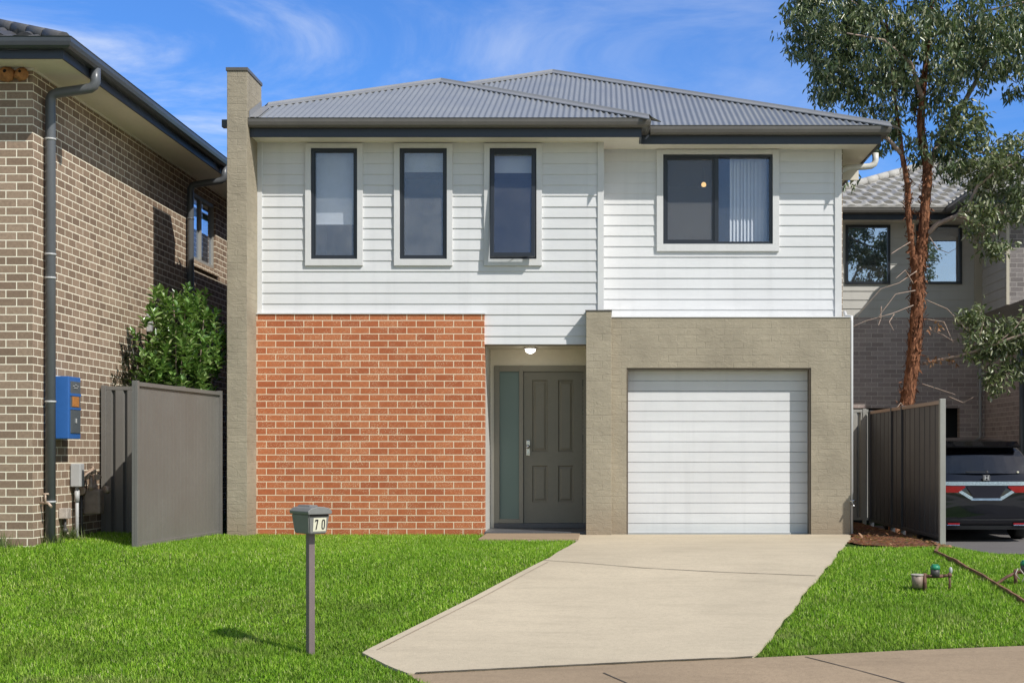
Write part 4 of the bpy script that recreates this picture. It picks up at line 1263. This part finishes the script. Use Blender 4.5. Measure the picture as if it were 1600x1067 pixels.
for k in range(11):
    p0 = Vector((6.48 + k * .27, 25.72 + k * .27, ez2 + TAN * k * .27 + .05)); p1 = p0 + Vector((.30, .30, .30 * TAN + .012)); mb.tube([p0, p1], [.085, .075], 10)
mb.build('hip_tiles', M['tile'], rr)

# ------------------------------------------------------------------ parked car (local space, rear at y=0 facing -y)
cz_ = gz(6.0, 22.8) + .014
car = thing('parked_car', 'black people mover parked rear-on beside the dark fence', 'car', (5.98, 22.8, cz_))
# station: y, half width lower, half width belt, belt z, half width roof, roof z, bottom z
stn = [(.00, .76, .74, .80, .70, .86, .30), (.03, .84, .83, .90, .74, .96, .22), (.10, .88, .87, .96, .72, 1.06, .20), (.30, .90, .885, 1.0, .64, 1.46, .20), (.44, .90, .89, 1.0, .61, 1.57, .2), (.75, .90, .89, 1.0, .63, 1.64, .2), (1.6, .90, .89, .99, .64, 1.68, .2), (2.4, .90, .89, .97, .62, 1.60, .2),
       (3.1, .90, .885, .95, .58, 1.50, .2), (3.75, .89, .87, .93, .60, 1.10, .2), (4.2, .86, .82, .86, .60, .93, .2), (4.45, .78, .72, .74, .50, .80, .22), (4.52, .66, .60, .60, .40, .64, .26)]
mb = MB()
rings = []
for (y, wl, wb, zb, wr_, zr, z0) in stn:
    half = [(wl * .80, z0), (wl * .96, z0 + .06), (wl, z0 + .22), (wl * 1.0, (z0 + zb) / 2 + .05), (wb, zb), (wb * .55 + wr_ * .45, zb * .5 + zr * .5), (wr_, zr - .06), (wr_ * .72, zr - .008), (0.0, zr)]
    ring = [(x, z) for x, z in half] + [(-x, z) for x, z in half[-2::-1]]
    rings.append([mb.bm.verts.new((x, y, z)) for x, z in ring])
n = len(rings[0])
for a, b in zip(rings[:-1], rings[1:]):
    for k in range(n):
        mb.bm.faces.new([a[k], a[(k + 1) % n], b[(k + 1) % n], b[k]])
mb.bm.faces.new(rings[0]); mb.bm.faces.new(rings[-1][::-1])
body = local(mb, 'body', M['car_black'], car, True)
md = body.modifiers.new('subsurf', 'SUBSURF'); md.levels = 2; md.render_levels = 2
def hullgrid(pts_rows, name, m, parent, thick=.012):
    mb = MB(); mb.sheet(pts_rows)
    r = bmesh.ops.solidify(mb.bm, geom=mb.bm.faces[:], thickness=thick)
    return local(mb, name, m, parent, False)
# rear screen
def rw_row(z, hw, y, bow): return [(hw * t, y + bow * (t * t), z) for t in (-1, -.75, -.5, -.25, 0, .25, .5, .75, 1)]
rwin = hullgrid([rw_row(1.07, .74, .065, .07), rw_row(1.2, .705, .13, .06), rw_row(1.34, .655, .20, .06), rw_row(1.43, .60, .25, .06)], 'rear_window', M['car_glass'], car)
mb = MB(); mb.box(-.30, .02, .075, .095, 1.085, 1.10, .004); mb.sphere((.03, .085, 1.085), .03, 1, .6, 1); mb.build if False else None
local(mb, 'wiper', M['car_trim'], rwin)
# spoiler
hullgrid([rw_row(1.475, .57, .14, .05), rw_row(1.50, .58, .13, .05), rw_row(1.575, .60, .40, .02), rw_row(1.60, .55, .75, .0)], 'spoiler', M['car_black'], car, .02)
# side windows
for sg in (-1, 1):
    mb = MB()
    mb.face([(sg * .895, .55, 1.03), (sg * .895, 3.0, 1.0), (sg * .70, 2.75, 1.46), (sg * .70, .75, 1.50)])
    local(mb, 'side_window', M['car_glass'], car)
mb = MB(); mb.face([(-.75, 3.72, 1.06), (.75, 3.72, 1.06), (.60, 3.12, 1.47), (-.60, 3.12, 1.47)]); bmesh.ops.translate(mb.bm, verts=mb.bm.verts[:], vec=(0, .06, .03)); local(mb, 'windscreen', M['car_glass'], car)
# tail detail
def rear_y(x): return -.012 + .10 * (abs(x) / .85) ** 4
def strip(zc0, zc1, x0, x1, name, m, parent, off=.02, seg=12, th=.014, zf=None):
    rows = [[], []]
    for i in range(seg + 1):
        x = x0 + (x1 - x0) * i / seg
        a, b = (zc0, zc1) if zf is None else zf(x)
        rows[0].append((x, rear_y(x) - off, a)); rows[1].append((x, rear_y(x) - off + .004, b))
    return hullgrid(rows, name, m, parent, th)
strip(.885, .945, -.80, .80, 'chrome_bar', M['chrome'], car, .018)
for sg in (-1, 1):
    zf = lambda x: (.765 + .10 * max(0, (.46 - abs(x))) , .872)
    strip(0, 0, sg * .335, sg * .82, 'tail_light', M['lamp_red'], car, .022, 12, .02, lambda x: (min(.865, .775 + max(0, .44 - abs(x)) * .75), .875))
    strip(0, 0, sg * .22, sg * .43, 'chrome_blade', M['chrome'], car, .016, 6, .012, lambda x: (.655 + max(0, abs(x) - .235) * .62, .690 + max(0, abs(x) - .235) * .62 + .02))
    strip(.262, .275, sg * .42, sg * .62, 'reflector_trim', M['chrome'], car, .03)
    strip(.276, .30, sg * .42, sg * .60, 'reflector', M['lamp_red'], car, .024)
strip(.652, .685, -.24, .24, 'chrome_lip', M['chrome'], car, .016, 4, .012)
strip(.69, .88, -.30, .30, 'plate_recess', M['plate'], car, .010, 6, .008, lambda x: (.69 + max(0, abs(x) - .22) * 1.9, .883))
strip(.345, .365, -.80, .80, 'bumper_crease', M['car_trim'], car, .022)
strip(.20, .262, -.62, .62, 'bumper_valance', M['car_trim'], car, .004)
# emblem: rounded square outline with an H
mb = MB()
ey = -.030
q = 1.0
for (a, b, c, d) in ((-.050, -.046, .967, 1.047), (.046, .050, .967, 1.047), (-.046, .046, .967, .971), (-.046, .046, 1.043, 1.047), (-.033, -.017, .976, 1.038), (.017, .033, .976, 1.038), (-.017, .017, 1.000, 1.013)):
    mb.box(a * q, b * q, ey, ey + .05, 1.005 + (c - 1.007) * q, 1.005 + (d - 1.007) * q, .0015)
local(mb, 'emblem', M['lightgrey'], car)
mb = MB(); mb.sphere((.52, .095, 1.09), .02, 1, .4, .8); local(mb, 'sticker', M['sticker'], rwin)
for sx, wy in ((-.76, .95), (.76, .95), (-.76, 3.75), (.76, 3.75)):
    prof = [(.19, -.10), (.30, -.11), (.325, -.09), (.33, 0), (.325, .09), (.30, .11), (.19, .10)]
    mb = MB(); rg = []
    for k in range(28):
        a = 2 * math.pi * k / 28
        rg.append([mb.bm.verts.new((sx + o, wy + r_ * math.cos(a), .33 + r_ * math.sin(a))) for r_, o in prof])
    for k in range(28):
        for j in range(len(prof) - 1):
            mb.bm.faces.new([rg[k][j], rg[k][j + 1], rg[(k + 1) % 28][j + 1], rg[(k + 1) % 28][j]]).smooth = True
    ty = local(mb, 'wheel', M['tyre'], car)
    mb = MB(); mb.cyl((sx - .085, wy, .33), (sx + .085, wy, .33), .192, 24); local(mb, 'rim', M['alloy'], ty)
mb = MB(); mb.tube([(-.45, .02, .235), (-.45, .5, .25)], .03, 10); local(mb, 'exhaust', M['steel'], car)

# ------------------------------------------------------------------ foliage
def leaf_mesh(name, pos, direc, nrm, L, W, m, parent, fold=.25, droopc=.0):
    """leaf = two quads folded on the midrib, 8 verts; joined as 2 faces sharing no verts would split islands, so share by index"""
    n = len(pos)
    d = direc / np.linalg.norm(direc, axis=1, keepdims=True)
    s = np.cross(d, nrm); s /= np.linalg.norm(s, axis=1, keepdims=True) + 1e-9
    u = np.cross(s, d)
    L = L[:, None]; W = W[:, None]
    base = pos
    tip = pos + d * L - u * L * droopc
    q1 = pos + d * L * .33 + s * W * .5 + u * W * fold
    q2 = pos + d * L * .33 - s * W * .5 + u * W * fold
    q3 = pos + d * L * .66 + s * W * .42 + u * W * fold - u * L * droopc * .4
    q4 = pos + d * L * .66 - s * W * .42 + u * W * fold - u * L * droopc * .4
    V = np.stack([base, q1, q3, tip, q4, q2], 1).reshape(-1, 3)
    idx = (np.arange(n)[:, None] * 6 + np.array([0, 1, 2, 3, 0, 3, 4, 5])[None]).ravel()
    me = bpy.data.meshes.new(name)
    me.vertices.add(n * 6); me.loops.add(n * 8); me.polygons.add(n * 2)
    me.vertices.foreach_set('co', V.astype(np.float32).ravel())
    me.loops.foreach_set('vertex_index', idx.astype(np.int32))
    me.polygons.foreach_set('loop_start', np.arange(0, n * 8, 4, dtype=np.int32))
    me.update(calc_edges=True)
    return link(name, me, m, parent)
def unit(n):
    v = rng.normal(size=(n, 3)); return v / np.linalg.norm(v, axis=1, keepdims=True)

# gum tree behind the side fence ------------------------------------
TY = 23.0; TS = F / TY
def tp(px, py, dy=0.0):     # survey point on the tree's own depth
    Y = TY + dy
    return Vector(((px - 943) * TY / F, Y, ZC + (707 - py) * TY / F))
tbase = tp(1400, 800); tbase.z = gz(tbase.x, tbase.y)
gum = thing('gum_tree', 'tall gum tree with shaggy red bark behind the dark side fence', 'tree', tbase)
def limb(mb, pts, rads, seg=10, jit=.08):
    P_, R_ = [], []
    for i in range(len(pts) - 1):
        for k in range(6):
            t = k / 6
            p = pts[i].lerp(pts[i + 1], t)
            r_ = rads[i] + (rads[i + 1] - rads[i]) * t
            P_.append(p + Vector((random.uniform(-1, 1), random.uniform(-1, 1), 0)) * r_ * .10); R_.append(r_)
    P_.append(pts[-1]); R_.append(rads[-1])
    mb.tube(P_, R_, seg, jit=jit)
    return P_
mb = MB()
t0 = [tbase - Vector((0, 0, .1)), tp(1404, 740), tp(1413, 650), tp(1428, 560), tp(1433, 490), tp(1434, 440), tp(1434, 400)]
limb(mb, t0, [.14, .122, .110, .104, .102, .106, .112], 18)
main_pts = limb(mb, [tp(1438, 420), tp(1441, 380), tp(1447, 310), tp(1449, 260), tp(1438, 200), tp(1443, 130), tp(1452, 50), tp(1462, -60)], [.086, .082, .077, .074, .064, .052, .038, .018], 14)
stem_pts = limb(mb, [tp(1430, 420), tp(1424, 380), tp(1419, 330), tp(1418, 290), tp(1408, 230), tp(1400, 170), tp(1392, 90), tp(1380, 0), tp(1370, -60)], [.056, .052, .047, .044, .038, .032, .025, .017, .010], 12)
trunk = mb.build('trunk', M['bark'], gum)
# bark flakes
fl = []
for path_, r0, n_ in ((t0[1:], .106, 560), (main_pts[:30], .076, 330), (stem_pts[:24], .047, 200)):
    for _ in range(n_):
        i = random.randrange(len(path_) - 1); t = random.random()
        p = path_[i].lerp(path_[i + 1], t); a = random.uniform(0, 6.283)
        fl.append((p + Vector((math.cos(a), math.sin(a), 0)) * r0 * random.uniform(.93, 1.04), a))
pos = np.array([f[0][:] for f in fl]); ang = np.array([f[1] for f in fl]); n_ = len(fl)
out = np.stack([np.cos(ang), np.sin(ang), np.zeros(n_)], 1)
dr_ = out * rng.uniform(.2, .9, (n_, 1)) + np.array([0, 0, 1]) * rng.choice([-1, 1], (n_, 1)) + rng.normal(0, .35, (n_, 3))
leaf_mesh('bark_flakes', pos, dr_, out + rng.normal(0, .3, (n_, 3)), rng.uniform(.04, .13, n_), rng.uniform(.015, .035, n_), M['bark'], trunk)
mb = MB()
bran = [
    ([tp(1408, 240), tp(1393, 228, -.1), tp(1376, 212, -.2), tp(1362, 196, -.3)], [.04, .032, .022, .012]),
    ([tp(1447, 368), tp(1462, 352, -.1), tp(1490, 341, -.2), tp(1508, 322, -.25), tp(1520, 296, -.3), tp(1545, 276, -.4), tp(1580, 262, -.5)], [.045, .04, .034, .028, .024, .018, .01]),
    ([tp(1490, 341, -.2), tp(1520, 352, -.3), tp(1545, 372, -.35)], [.02, .014, .008]),
    ([tp(1442, 568), tp(1470, 562, -.15), tp(1500, 556, -.3), tp(1545, 540, -.45), tp(1600, 520, -.6), tp(1650, 500, -.7)], [.026, .022, .022, .02, .018, .01]),
    ([tp(1545, 540, -.45), tp(1570, 520, -.5), tp(1585, 500, -.5)], [.012, .009, .005]),
    ([tp(1500, 556, -.3), tp(1520, 530, -.4), tp(1528, 500, -.4)], [.012, .009, .005]),
    ([tp(1449, 260), tp(1475, 215, .2), tp(1510, 160, .3), tp(1550, 90, .4), tp(1580, 20, .5)], [.06, .05, .04, .03, .015]),
    ([tp(1443, 160), tp(1415, 110, -.4), tp(1370, 80, -.6), tp(1310, 75, -.8)], [.04, .03, .02, .01]),
    ([tp(1396, 130), tp(1350, 120, .4), tp(1300, 130, .6)], [.03, .02, .01]),
    ([tp(1385, 40), tp(1330, 10, -.2), tp(1270, -10, -.4)], [.02, .015, .008]),
    ([tp(1475, 215, .2), tp(1540, 240, .0), tp(1600, 250, -.2)], [.035, .022, .01]),
    ([tp(1452, 60), tp(1520, 30, -.3), tp(1590, 20, -.6)], [.03, .02, .01]),
]
for p_, r_ in bran: limb(mb, p_, r_, 8)
# bare twigs
tw = [[(1430, 425), (1400, 445), (1370, 455), (1325, 505)], [(1428, 455), (1395, 462), (1365, 500)], [(1425, 478), (1390, 492), (1345, 505), (1312, 520)], [(1425, 445), (1410, 425), (1392, 440)], [(1420, 380), (1400, 392), (1385, 402)],
      [(1445, 470), (1475, 485), (1490, 505), (1500, 520)], [(1446, 500), (1470, 505), (1482, 540)], [(1448, 515), (1468, 525), (1480, 535), (1490, 530)], [(1438, 600), (1465, 610), (1485, 618)], [(1415, 645), (1403, 630), (1393, 640)], [(1480, 620), (1500, 630), (1512, 622)],
      [(1450, 372), (1460, 392), (1474, 400), (1484, 394)], [(1375, 480), (1372, 500), (1366, 512)], [(1395, 492), (1385, 505), (1390, 520)]]
for t_ in tw:
    pts = []
    for i, q in enumerate(t_): pts.append(tp(q[0], q[1], -.12 * i - .1))
    limb(mb, pts, [max(.003, .010 - .0026 * i) for i in range(len(pts))], 5, 0)
mb.build('limbs', M['twig'], gum)
ell = [(1288, 45, 68, 62, .9, 300), (1300, 128, 34, 34, .7, 75), (1282, 158, 16, 10, .3, 10), (1365, 85, 58, 100, 1.0, 300), (1448, 85, 66, 100, 1.1, 330), (1535, 65, 66, 78, 1.1, 270), (1620, 80, 60, 80, 1.1, 180), (1700, 60, 60, 90, 1.2, 120),
       (1290, -60, 80, 55, 1.0, 180), (1400, -90, 110, 70, 1.2, 260), (1520, -90, 110, 80, 1.2, 260), (1640, -60, 90, 80, 1.2, 160), (1450, -190, 130, 70, 1.1, 140),
       (1385, 190, 26, 28, .4, 24), (1500, 205, 40, 45, .7, 90), (1545, 262, 46, 52, .7, 120), (1600, 262, 46, 60, .8, 110), (1655, 270, 40, 80, .8, 80), (1478, 255, 22, 36, .4, 34), (1440, 240, 24, 30, .3, 16), (1530, 345, 34, 34, .4, 44), (1548, 392, 22, 18, .3, 22), (1580, 330, 20, 30, .4, 24),
       (1515, 505, 20, 20, .25, 22), (1535, 548, 32, 28, .3, 40), (1580, 530, 34, 34, .35, 52), (1630, 530, 34, 44, .35, 50), (1552, 598, 18, 26, .25, 22), (1590, 580, 26, 20, .3, 22), (1378, 236, 12, 6, .2, 5), (1333, 288, 5, 4, .1, 2), (1395, 215, 14, 18, .2, 8)]
Cs = []
for (px, py, rx_, ry_, dep, n_) in ell:
    for _ in range(n_):
        while True:
            a, b, c = random.uniform(-1, 1), random.uniform(-1, 1), random.uniform(-1, 1)
            if a * a + b * b + c * c < 1: break
        if n_ > 60 and math.sin(px * .05 + a * 3.3 + 1.7 * c) * math.sin(py * .06 + b * 3.9) > .62: continue
        Cs.append((*tp(px + a * rx_, py + b * ry_, c * dep - (.25 if py > 300 else 0)), 1 if (py > 300 or (px > 1485 and py > 190)) else 0))
Cs = np.array(Cs)
# keep foliage clear of the house roof
Cs = Cs[~((Cs[:, 0] < 3.75) & (Cs[:, 2] < 5.35 + .42 * np.clip(3.7 - Cs[:, 0], 0, 9)) & (Cs[:, 2] > 5.2))]
pos_, dir_, nr_, Ls, Ws = [], [], [], [], []
for c in Cs:
    k = int(rng.integers(11, 19)) if c[3] == 0 else int(rng.integers(11, 18))
    ax3 = rng.normal(size=3) * np.array([1, 1, .35]); ax3 /= np.linalg.norm(ax3)
    t = rng.uniform(-.16, .16, k)
    p = c[:3] + ax3 * t[:, None] + rng.normal(0, .045, (k, 3)) + np.array([0, 0, .05])
    dd = np.array([0, 0, -1.0]) * (1.0 if c[3] == 0 else .6) + rng.normal(0, .50 if c[3] == 0 else .6, (k, 3)) + ax3 * rng.choice([-1, 1], (k, 1)) * .4
    pos_.append(p); dir_.append(dd); nr_.append(unit(k))
    if c[3] == 0:
        Ls.append(rng.uniform(.08, .15, k)); Ws.append(rng.uniform(.021, .040, k))
    else:
        Ls.append(rng.uniform(.07, .115, k)); Ws.append(rng.uniform(.024, .042, k))
PA, DA, NA, LA, WA = (np.concatenate(q) for q in (pos_, dir_, nr_, Ls, Ws))
low = np.concatenate([np.full(len(p), c[3] > 0) for p, c in zip(pos_, Cs)])
leaf_mesh('crown', PA[~low], DA[~low], NA[~low], LA[~low], WA[~low], M['euc_leaf'], gum, .12, .12)
leaf_mesh('lower_foliage', PA[low], DA[low], NA[low], LA[low] * 1.1, WA[low] * 1.1, M['euc_leaf_pale'], gum, .15, .15)
# a few dead leaves caught on the lower branch
dp = [tp(random.uniform(1446, 1492), 563 - random.uniform(-6, 8), -.15 + random.uniform(-.1, .1)) for _ in range(34)] + [tp(1463 + random.uniform(-5, 6), 508 + random.uniform(-9, 8), -.2) for _ in range(12)] + [tp(1448 + random.uniform(-3, 3), 517, -.2) for _ in range(3)]
dp = np.array([q[:] for q in dp]); k = len(dp)
leaf_mesh('dead_leaves', dp, np.array([0, 0, -1.0]) + rng.normal(0, .6, (k, 3)), unit(k), rng.uniform(.05, .10, k), rng.uniform(.02, .035, k), M['dead_leaf'], gum, .2, .1)

# shrub behind the left fence ---------------------------------------
BY = 18.35; BS = F / BY
def bp(px, py, dy=0): return Vector(((px - 943) / BS, BY + dy, ZC + (707 - py) / BS))
bb = bp(275, 836); bb.z = 0
sh = thing('shrub', 'glossy light green leafy shrub rising behind the left steel fence', 'shrub', bb)
mb = MB()
stems = [(265, 455), (300, 470), (325, 500), (240, 500), (335, 560), (225, 560), (285, 520), (250, 460), (310, 540)]
for i, (px, py) in enumerate(stems):
    dyy = random.uniform(-.3, .3)
    limb(mb, [bb + Vector((random.uniform(-.05, .05), random.uniform(-.05, .05), -.05)), bb.lerp(bp(px, py, dyy), .5) + Vector((random.uniform(-.08, .08), 0, .1)), bp(px, py, dyy)], [.022, .014, .004], 6)
mb.build('stem', M['twig'], sh)
pos_, dir_, nr_, Ls, Ws = [], [], [], [], []
def shoot(p, up, ln, nl, L0, W0):
    up = np.array(up) / np.linalg.norm(up)
    for i in range(nl):
        t = i / nl
        a = i * 2.4 + random.random()
        s1 = np.cross(up, [.3, .9, .1]); s1 /= np.linalg.norm(s1); s2 = np.cross(up, s1)
        rad = s1 * math.cos(a) + s2 * math.sin(a)
        pos_.append(np.array(p) + up * ln * t); dir_.append(rad * (1.0 - .5 * t) + up * (.35 + .8 * t) + rng.normal(0, .15, 3))
        nr_.append(up - rad * .3 + rng.normal(0, .15, 3)); Ls.append(L0 * random.uniform(.7, 1.15)); Ws.append(W0 * random.uniform(.8, 1.15))
def binside(px, py):
    # ragged outline of the shrub in its own plane
    top = lerp_tab([(205, 590), (228, 548), (238, 490), (250, 462), (262, 450), (275, 462), (290, 456), (302, 452), (315, 470), (330, 478), (342, 505), (350, 520), (352, 600)], px)
    return py > top
cnt = 0
while cnt < 340:
    px, py = random.uniform(212, 352), random.uniform(448, 640)
    if not binside(px, py) or (px > 332 and py > 570): continue
    if math.sin(px * .11 + 1) * math.sin(py * .09) > .6 and py > 500: continue
    dy = random.uniform(-.55, .5)
    shoot(bp(px, py + 14, dy), (random.uniform(-.35, .35), random.uniform(-.5, .1), 1), random.uniform(.10, .20), random.randint(7, 12), .112, .050)
    cnt += 1
leaf_mesh('foliage', np.array(pos_), np.array(dir_), np.array(nr_), np.array(Ls), np.array(Ws), M['bush_leaf'], sh, .22, .18)
bb2 = bp(222, 836); bb2.z = 0
sh2 = thing('shrub', 'small dark leaved shrub against the brown brick wall behind the fence', 'shrub', bb2)
mb = MB()
for (px, py) in ((192, 560), (205, 552), (222, 565), (230, 580)):
    limb(mb, [bb2 + Vector((0, 0, -.05)), bb2.lerp(bp(px, py), .5), bp(px, py)], [.014, .01, .003], 6)
mb.build('stem', M['twig'], sh2)
pos_, dir_, nr_, Ls, Ws = [], [], [], [], []
cnt = 0
while cnt < 60:
    px, py = random.uniform(186, 236), random.uniform(540, 640)
    if py < 545 + abs(px - 205) * .8 + 10 * math.sin(px): continue
    shoot(bp(max(px, 196), py + 8, random.uniform(-.75, -.1)), (random.uniform(-.4, .4), random.uniform(-.4, .2), 1), random.uniform(.08, .15), random.randint(6, 10), .075, .026)
    cnt += 1
leaf_mesh('foliage', np.array(pos_), np.array(dir_), np.array(nr_), np.array(Ls), np.array(Ws), M['dark_leaf'], sh2, .2, .15)

# weeds and dry tufts along the wall base ---------------------------
def tuft(x, y, n, hmin, hmax, spread, label):
    px_ = rng.normal(x, spread, n); py_ = rng.normal(y, spread * .5, n)
    o = blades('weed_tuft', px_, py_, hmin, hmax, .006, M['weed'], None, 0, .7)
    return tag(o, label, 'weeds', 'weed tufts at the wall foot')
tuft(-6.25, 15.12, 130, .07, .22, .10, 'dry weed tuft at the brick wall foot by the photo edge')
tuft(-5.84, 15.45, 110, .06, .18, .06, 'weed tuft at the foot of the grey downpipe')
tuft(-5.82, 15.95, 150, .06, .22, .07, 'weed tuft below the small junction boxes')
# bark chips in the soil strip
n_ = 380
cx_ = rng.uniform(3.0, 4.03, n_); cy_ = rng.uniform(16.35, 20.0, n_)
k = cx_ > np.array([lerp_tab(DR, v) + .05 + max(0, 16.9 - v) for v in cy_]); cx_, cy_ = cx_[k], cy_[k]
n_ = len(cx_)
dd = unit(n_); dd[:, 2] *= .25
tag(leaf_mesh('bark_mulch', np.stack([cx_, cy_, gz_np(cx_, cy_) + rng.uniform(.012, .04, n_)], 1), dd, np.array([0, 0, 1.0]) + rng.normal(0, .3, (n_, 3)), rng.uniform(.03, .09, n_), rng.uniform(.012, .03, n_), M['dead_leaf'], None, .1, 0), kind='stuff')

# ------------------------------------------------------------------ light, sky, camera
sun_dir = Vector((1.0, -.84, 1.26)).normalized()
el = math.asin(sun_dir.z); az_ = math.atan2(sun_dir.x, sun_dir.y)
L = bpy.data.lights.new('sun', 'SUN'); L.energy = 4.4; L.angle = R(.5); L.color = (1.0, .965, .91)
lo = bpy.data.objects.new('sun', L); COL.objects.link(lo)
lo.rotation_euler = (-sun_dir).to_track_quat('-Z', 'Y').to_euler()
W = bpy.data.worlds.new('World'); S.world = W; W.use_nodes = True
nt = W.node_tree; nt.nodes.clear()
def wn(t, **kw):
    n = nt.nodes.new(t)
    for k, v in kw.items(): setattr(n, k, v)
    return n
sky = wn('ShaderNodeTexSky', sky_type='NISHITA', sun_disc=False, sun_elevation=el, sun_rotation=az_, altitude=0, air_density=1.0, dust_density=.4, ozone_density=2.5)
tc = wn('ShaderNodeTexCoord')
mp = wn('ShaderNodeMapping'); mp.inputs['Scale'].default_value = (1.9, 1.4, 8.0); mp.inputs['Rotation'].default_value = (0, R(11), R(10)); mp.inputs['Location'].default_value = (.9, .2, .35)
nt.links.new(tc.outputs['Generated'], mp.inputs[0])
nz = wn('ShaderNodeTexNoise'); nz.inputs['Scale'].default_value = 1.55; nz.inputs['Detail'].default_value = 9; nz.inputs['Roughness'].default_value = .62; nz.inputs['Distortion'].default_value = .9
nt.links.new(mp.outputs[0], nz.inputs['Vector'])
cr = wn('ShaderNodeMapRange'); cr.inputs[1].default_value = .45; cr.inputs[2].default_value = .84; cr.inputs[3].default_value = 0; cr.inputs[4].default_value = .85; cr.interpolation_type = 'SMOOTHSTEP'
nt.links.new(nz.outputs['Fac'], cr.inputs[0])
# clear blue to the north, unseen sun side tinted warm and bright for fill
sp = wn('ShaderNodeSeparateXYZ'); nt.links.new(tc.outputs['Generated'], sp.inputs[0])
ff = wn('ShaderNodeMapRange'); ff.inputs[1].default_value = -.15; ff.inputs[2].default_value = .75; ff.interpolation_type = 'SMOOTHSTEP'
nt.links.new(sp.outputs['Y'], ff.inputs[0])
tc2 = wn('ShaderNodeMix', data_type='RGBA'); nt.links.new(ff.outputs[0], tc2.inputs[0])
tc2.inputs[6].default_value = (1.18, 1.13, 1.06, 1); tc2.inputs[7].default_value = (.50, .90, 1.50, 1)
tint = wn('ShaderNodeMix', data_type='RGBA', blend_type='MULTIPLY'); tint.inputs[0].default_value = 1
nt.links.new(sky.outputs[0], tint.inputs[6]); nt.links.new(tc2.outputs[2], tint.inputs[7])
cm = wn('ShaderNodeMix', data_type='RGBA')
cmask = wn('ShaderNodeMapRange'); cmask.inputs[1].default_value = -.22; cmask.inputs[2].default_value = .02; cmask.inputs[3].default_value = 1; cmask.inputs[4].default_value = .35; cmask.interpolation_type = 'SMOOTHSTEP'
nt.links.new(sp.outputs['X'], cmask.inputs[0])
cmul = wn('ShaderNodeMath', operation='MULTIPLY'); nt.links.new(cr.outputs[0], cmul.inputs[0]); nt.links.new(cmask.outputs[0], cmul.inputs[1])
nt.links.new(cmul.outputs[0], cm.inputs[0]); nt.links.new(tint.outputs[2], cm.inputs[6]); cm.inputs[7].default_value = (8.0, 8.4, 9.0, 1)
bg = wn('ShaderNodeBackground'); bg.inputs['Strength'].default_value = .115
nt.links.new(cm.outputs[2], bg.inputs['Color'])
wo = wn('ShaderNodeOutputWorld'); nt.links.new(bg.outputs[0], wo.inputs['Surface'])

cam = bpy.data.cameras.new('camera'); cam.sensor_width = 36; cam.lens = 36 * F / 1600
cam.shift_x = -143 / 1600; cam.shift_y = (707 - 533.5) / 1600
cam.clip_end = 5000
co = bpy.data.objects.new('camera', cam); COL.objects.link(co)
co.location = (0, 0, ZC); co.rotation_euler = (R(90), 0, 0)
S.camera = co
S.view_settings.view_transform = 'Standard'; S.view_settings.look = 'None'; S.view_settings.exposure = 0
S.cycles.max_bounces = 8; S.cycles.transparent_max_bounces = 16
